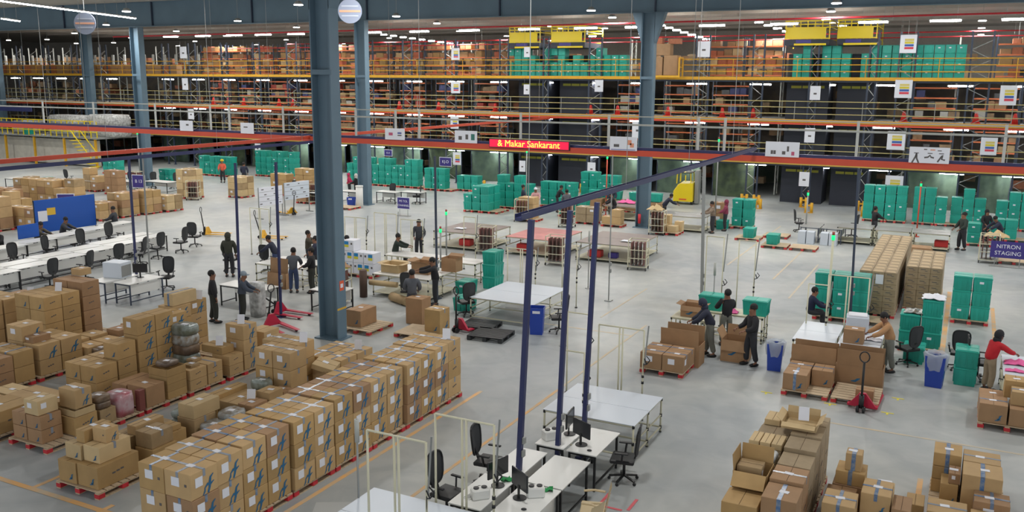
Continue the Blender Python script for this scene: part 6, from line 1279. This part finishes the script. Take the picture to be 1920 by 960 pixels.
# white/yellow/blue cartons
pallet(-21.1, 28.8, 'red-footed pallet under the white and blue printed cartons', 1.3, 1.0)
k2 = 0
for l, xs in ((0, (-21.6, -21.1, -20.6)), (1, (-21.6, -21.1, -20.6)), (2, (-21.55,))):
    for x in xs:
        k2 += 1; o = MB().box((0, 0, .22), (.47, .5, .43), ch=.006).build('printed_carton', [M_LABEL], None, (x, 28.6, .15+l*.44)); tag(o, 'white carton with blue and yellow print, %s layer, %s' % (('bottom', 'middle', 'top')[l], {-21.6: 'left', -21.1: 'centre', -20.6: 'right', -21.55: 'left'}[x]), 'box')
        MB().box((-.1 if k2 % 2 else .08, -.252, .32), (.2, .003, .13)).build('blue_print', mat('carton_blue', (30, 130, 190), .5), o); MB().box((-.1 if k2 % 2 else .08, -.252, .2), (.2, .003, .1)).build('yellow_print', mat('carton_yellow', (214, 206, 60), .5), o); MB().box((.14 if k2 % 2 else -.15, -.252, .3), (.08, .003, .08)).build('dark_print', M_INK, o)
open_carton(-21.0, 23.6, .55, .8, .15, .55, 'opened brown carton held up before the left packing table, its flap hanging down', K_BRN, (1, 0, 1, 0), tilt=(3.0, 1, .05, 1), fh=.5)
# boards
def board(x, y, z0, z1, w, rz, label, matl, frame=M_GREY, lines=False, notes=False):
    t = thing('display_board', label, 'board', (x, y, 0), rz)
    MB().box((0, 0, (z0+z1)/2), (w, .04, z1-z0), ch=.005).build('panel', matl, t)
    for s in (-1, 1):
        MB().box((s*w/2, .02, z1/2), (.05, .05, z1)).build('post', frame, t); MB().bar((s*w/2, -.3, .03), (s*w/2, .3, .03), .05).build('foot', frame, t)
    if lines:
        mb = MB(); ink = MB()
        for i in range(3): mb.box((0, -.024, z0+(z1-z0)*(.25+.25*i)), (w*.98, .004, .015))
        for i in range(12): MB().box((-w*.42+w*.84*((i*.37) % 1), -.025, z0+(z1-z0)*(.12, .35, .6, .88)[i % 4]), (rr.uniform(.08, .2), .004, .05)).build('handwritten_note', M_INK, t)
        mb.build('shelf_line', M_GREY, t)
    if notes: MB().box((-w*.38, -.024, z0+(z1-z0)*.5), (.45, .006, .5)).build('white_sheet', M_LABEL, t); MB().box((-w*.24, -.026, z0+(z1-z0)*.62), (.42, .006, .34)).build('yellow_sheet', mat('note_yellow', (220, 180, 60), .6), t)
board(-38.5, 28.6, .5, 2.05, 3.1, 1.5, 'large glossy blue board behind the long desks with two notes', M_BLUEB, M_BLACK, notes=True)
tag(MB().box((0, 0, .3), (.04, 1.0, .6), ch=.01).build('blue_panel', M_BLUEB, None, (-36.5, 25.2, .76)), 'small blue panel left of the large blue board', 'panel')
board(-34.9, 38.9, .7, 1.75, 1.7, 1.45, 'white notice board on wheels, left one', M_LABEL, lines=True); board(-34.7, 40.9, .85, 1.85, 1.9, 1.45, 'white notice board on wheels, right one', M_BWHITE, lines=True)
def area_sign(x, y, z, w, h, rz, label, txt, stand=True, ts=.2):
    t = thing('area_sign', label, 'sign', (x, y, z), rz)
    MB().box((0, 0, 0), (w+.08, .02, h+.08), ch=.004).build('white_border', M_LABEL, t) if not stand or w < 1 else None
    MB().box((0, -.012, 0), (w, .012, h)).build('purple_panel', M_PURP, t)
    for i, s in enumerate(txt.split('\n')): text_mesh(s, ts, '', M_LABEL, t, (0, -.02, h*.18-i*h*.4+(0 if '\n' in txt else -h*.18)), (PI/2, 0, 0))
    if stand:
        for s in (-w*.35, w*.35): MB().cyl((s, .02, -z+.02), (s, .02, h/2), .018, 6).build('stand_leg', M_GREY, t)
        MB().box((0, .02, -z+.015), (w, .3, .03)).build('foot', M_GREY, t)
    else: MB().cyl((0, .02, h/2), (0, .02, 2.7-z), .01, 5).bar((0, 0, 2.7-z), (0, .6, 2.7-z), .03).build('hanging_rod', M_GREY, t)
area_sign(1.9, 43.4, .75, 1.35, .72, 0, 'purple standing sign with two white text lines at the right edge', 'NITRON\nSTAGING', ts=.24)
area_sign(-28.7, 43.0, .75, .8, .62, 0, 'small purple standing sign in the open floor right of the second column', 'MS TOL\nCHANNEL', ts=.17)
area_sign(-35.2, 58.5, 1.65, 1.0, .62, 0, 'dark blue bay sign hanging at the racks left of centre', 'KJ-D', False, .3); area_sign(-49.0, 42.0, .95, .95, .8, .2, 'dark purple bay sign standing by the far left column', 'B 13', True, .3); area_sign(-41.5, 30.9, 1.5, .8, .5, .6, 'purple bay sign behind the blue board', 'D-2', True, .2)
area_sign(-40.4, 58.5, 2.1, .7, .45, 0, 'small purple hanging sign right of the second column', 'K-4', False, .2)
# reach truck
t = thing('reach_truck', 'bright yellow reach truck with beacon parked among the teal crates', 'truck', (-16.1, 56.6, 0), .1)
t.scale = (.68, .7, .7)
MB().add([(-.9, -1, .3), (.9, -1, .3), (.9, 1, .3), (-.9, 1, .3), (-.9, -1, 1.2), (.9, -1, 2.0), (.9, 1, 2.0), (-.3, 1, 2.0), (-.9, 1, 1.6), (-.3, -1, 1.9)], [(3, 2, 1, 0), (0, 1, 5, 9, 4), (1, 2, 6, 5), (2, 3, 8, 7, 6), (3, 0, 4, 8), (4, 9, 7, 8), (9, 5, 6, 7)]).build('chassis', M_BYEL, t)
mb = MB()
for sx in (-.8, .85):
    for sy in (-.85, .85): mb.bar((sx*.8, sy, 1.9), (sx*.75, sy, 2.9), .08)
mb.build('guard_post', M_BYEL, t); MB().box((0, 0, 2.92), (1.5, 1.9, .07)).build('roof', M_BLACK, t); MB().cyl((0, -.6, 2.95), (0, -.6, 3.15), .13, 10).build('beacon', M_BEAC, t)
for s in (-.25, .2): MB().cyl((s, -1.02, 2.15), (s, -1.02, 2.7), .05, 6).build('yellow_handle', M_BYEL, t)
MB().box((1.15, .2, 1.6), (.35, 1.2, 3.0)).build('mast', M_GREY, t); MB().box((0, -1.01, .5), (.7, .02, .12)).build('dark_plate', M_ORED, t)
for sx in (-.8, .8):
    for sy in (-.7, .7): MB().cyl((sx-.08, sy, .25), (sx+.08, sy, .25), .25, 14).build('wheel', M_BLACK, t)
# yellow platform far left
t = thing('yellow_platform', 'raised platform with yellow railings and stairs at the far left', 'platform', (-75, 56, 0))
MB().box((0, 0, 2.55), (17, 6, .12)).build('deck', M_GREY, t)
mb = MB()
for z in (3.1, 3.6, 4.0): mb.bar((-8.5, -3, z), (8.5, -3, z), .07)
for i in range(24): mb.bar((-8.5+i*.74, -3, 2.6), (-8.5+i*.74, -3, 4.0), .06)
mb.build('railing', M_BYEL, t)
for x in (-8, -4, 0, 4, 8): MB().box((x, -2.8, 1.25), (.16, .16, 2.5)).build('support', M_YEL, t)
mb = MB()
for i in range(9): mb.box((6.5+i*.28, -3.6, 2.4-i*.27), (.3, .9, .05))
mb.bar((6.4, -4.05, 3.4), (8.9, -4.05, 1.0), .06).bar((6.4, -3.15, 3.4), (8.9, -3.15, 1.0), .06).build('stairs', M_BYEL, t)
MB().box((0, -2, 1.2), (15, .1, 2.2)).build('cream_curtain', M_WSHEET, t)
for i, (x, w_, h_, lb) in enumerate(((-72.6, 4.6, 1.75, 'larger one in front'), (-67.6, 3.8, 1.9, 'pale one at right'), (-78.6, 2.6, 1.1, 'small one at left'))):
    bundle(x+w_/2, 54.2, 2.62, w_, 2.2, h_, 'big sheet-wrapped load on the yellow platform, %s' % lb, 'white', 2)
CR.place((-76.3, 53.6, 2.61), 0, 'teal crate on the yellow platform, front'); CR.place((-76.3, 53.6, 3.09), 0, 'teal crate on the yellow platform, stacked')
t = thing('navy_canopy', 'navy canopy panel hanging above the yellow platform', 'canopy', (-78.5, 52.5, 4.95)); MB().box((0, 0, 0), (9, .12, .5)).build('panel', M_NAVY, t); MB().cyl((-4, 0, .2), (-4, 0, 7), .012, 4).cyl((4, 0, .2), (4, 0, 7), .012, 4).build('hanging_rod', M_GREY, t)
for i, (x, y) in enumerate(((-56.5, 44.5), (-54.2, 46.0), (-60.3, 43.5))): CR.place((x, y, 0), .2*i, 'single teal crate near the far left tables, %s' % ORD[i])
t = thing('navy_lift_mast', 'dark navy mast standing left of the far column', 'mast', (-56.3, 49, 0)); MB().box((0, 0, 2.4), (.9, .5, 4.8), ch=.02).build('mast_body', M_DNAVY, t); MB().box((0, 0, .03), (1.1, .8, .06)).build('foot', M_DNAVY, t)
# floor patch papers
for x, y, rz, lb in ((-9.75, 12.2, .5, 'left of the orange line'),): floor_patch = tag(MB().box((0, 0, .002), (.75, .45, .003)).build('floor_patch', mat('pale_patch', (186, 188, 186), .6), None, (x, y, .0), rz), 'pale rectangular patch on the floor '+lb, 'patch')
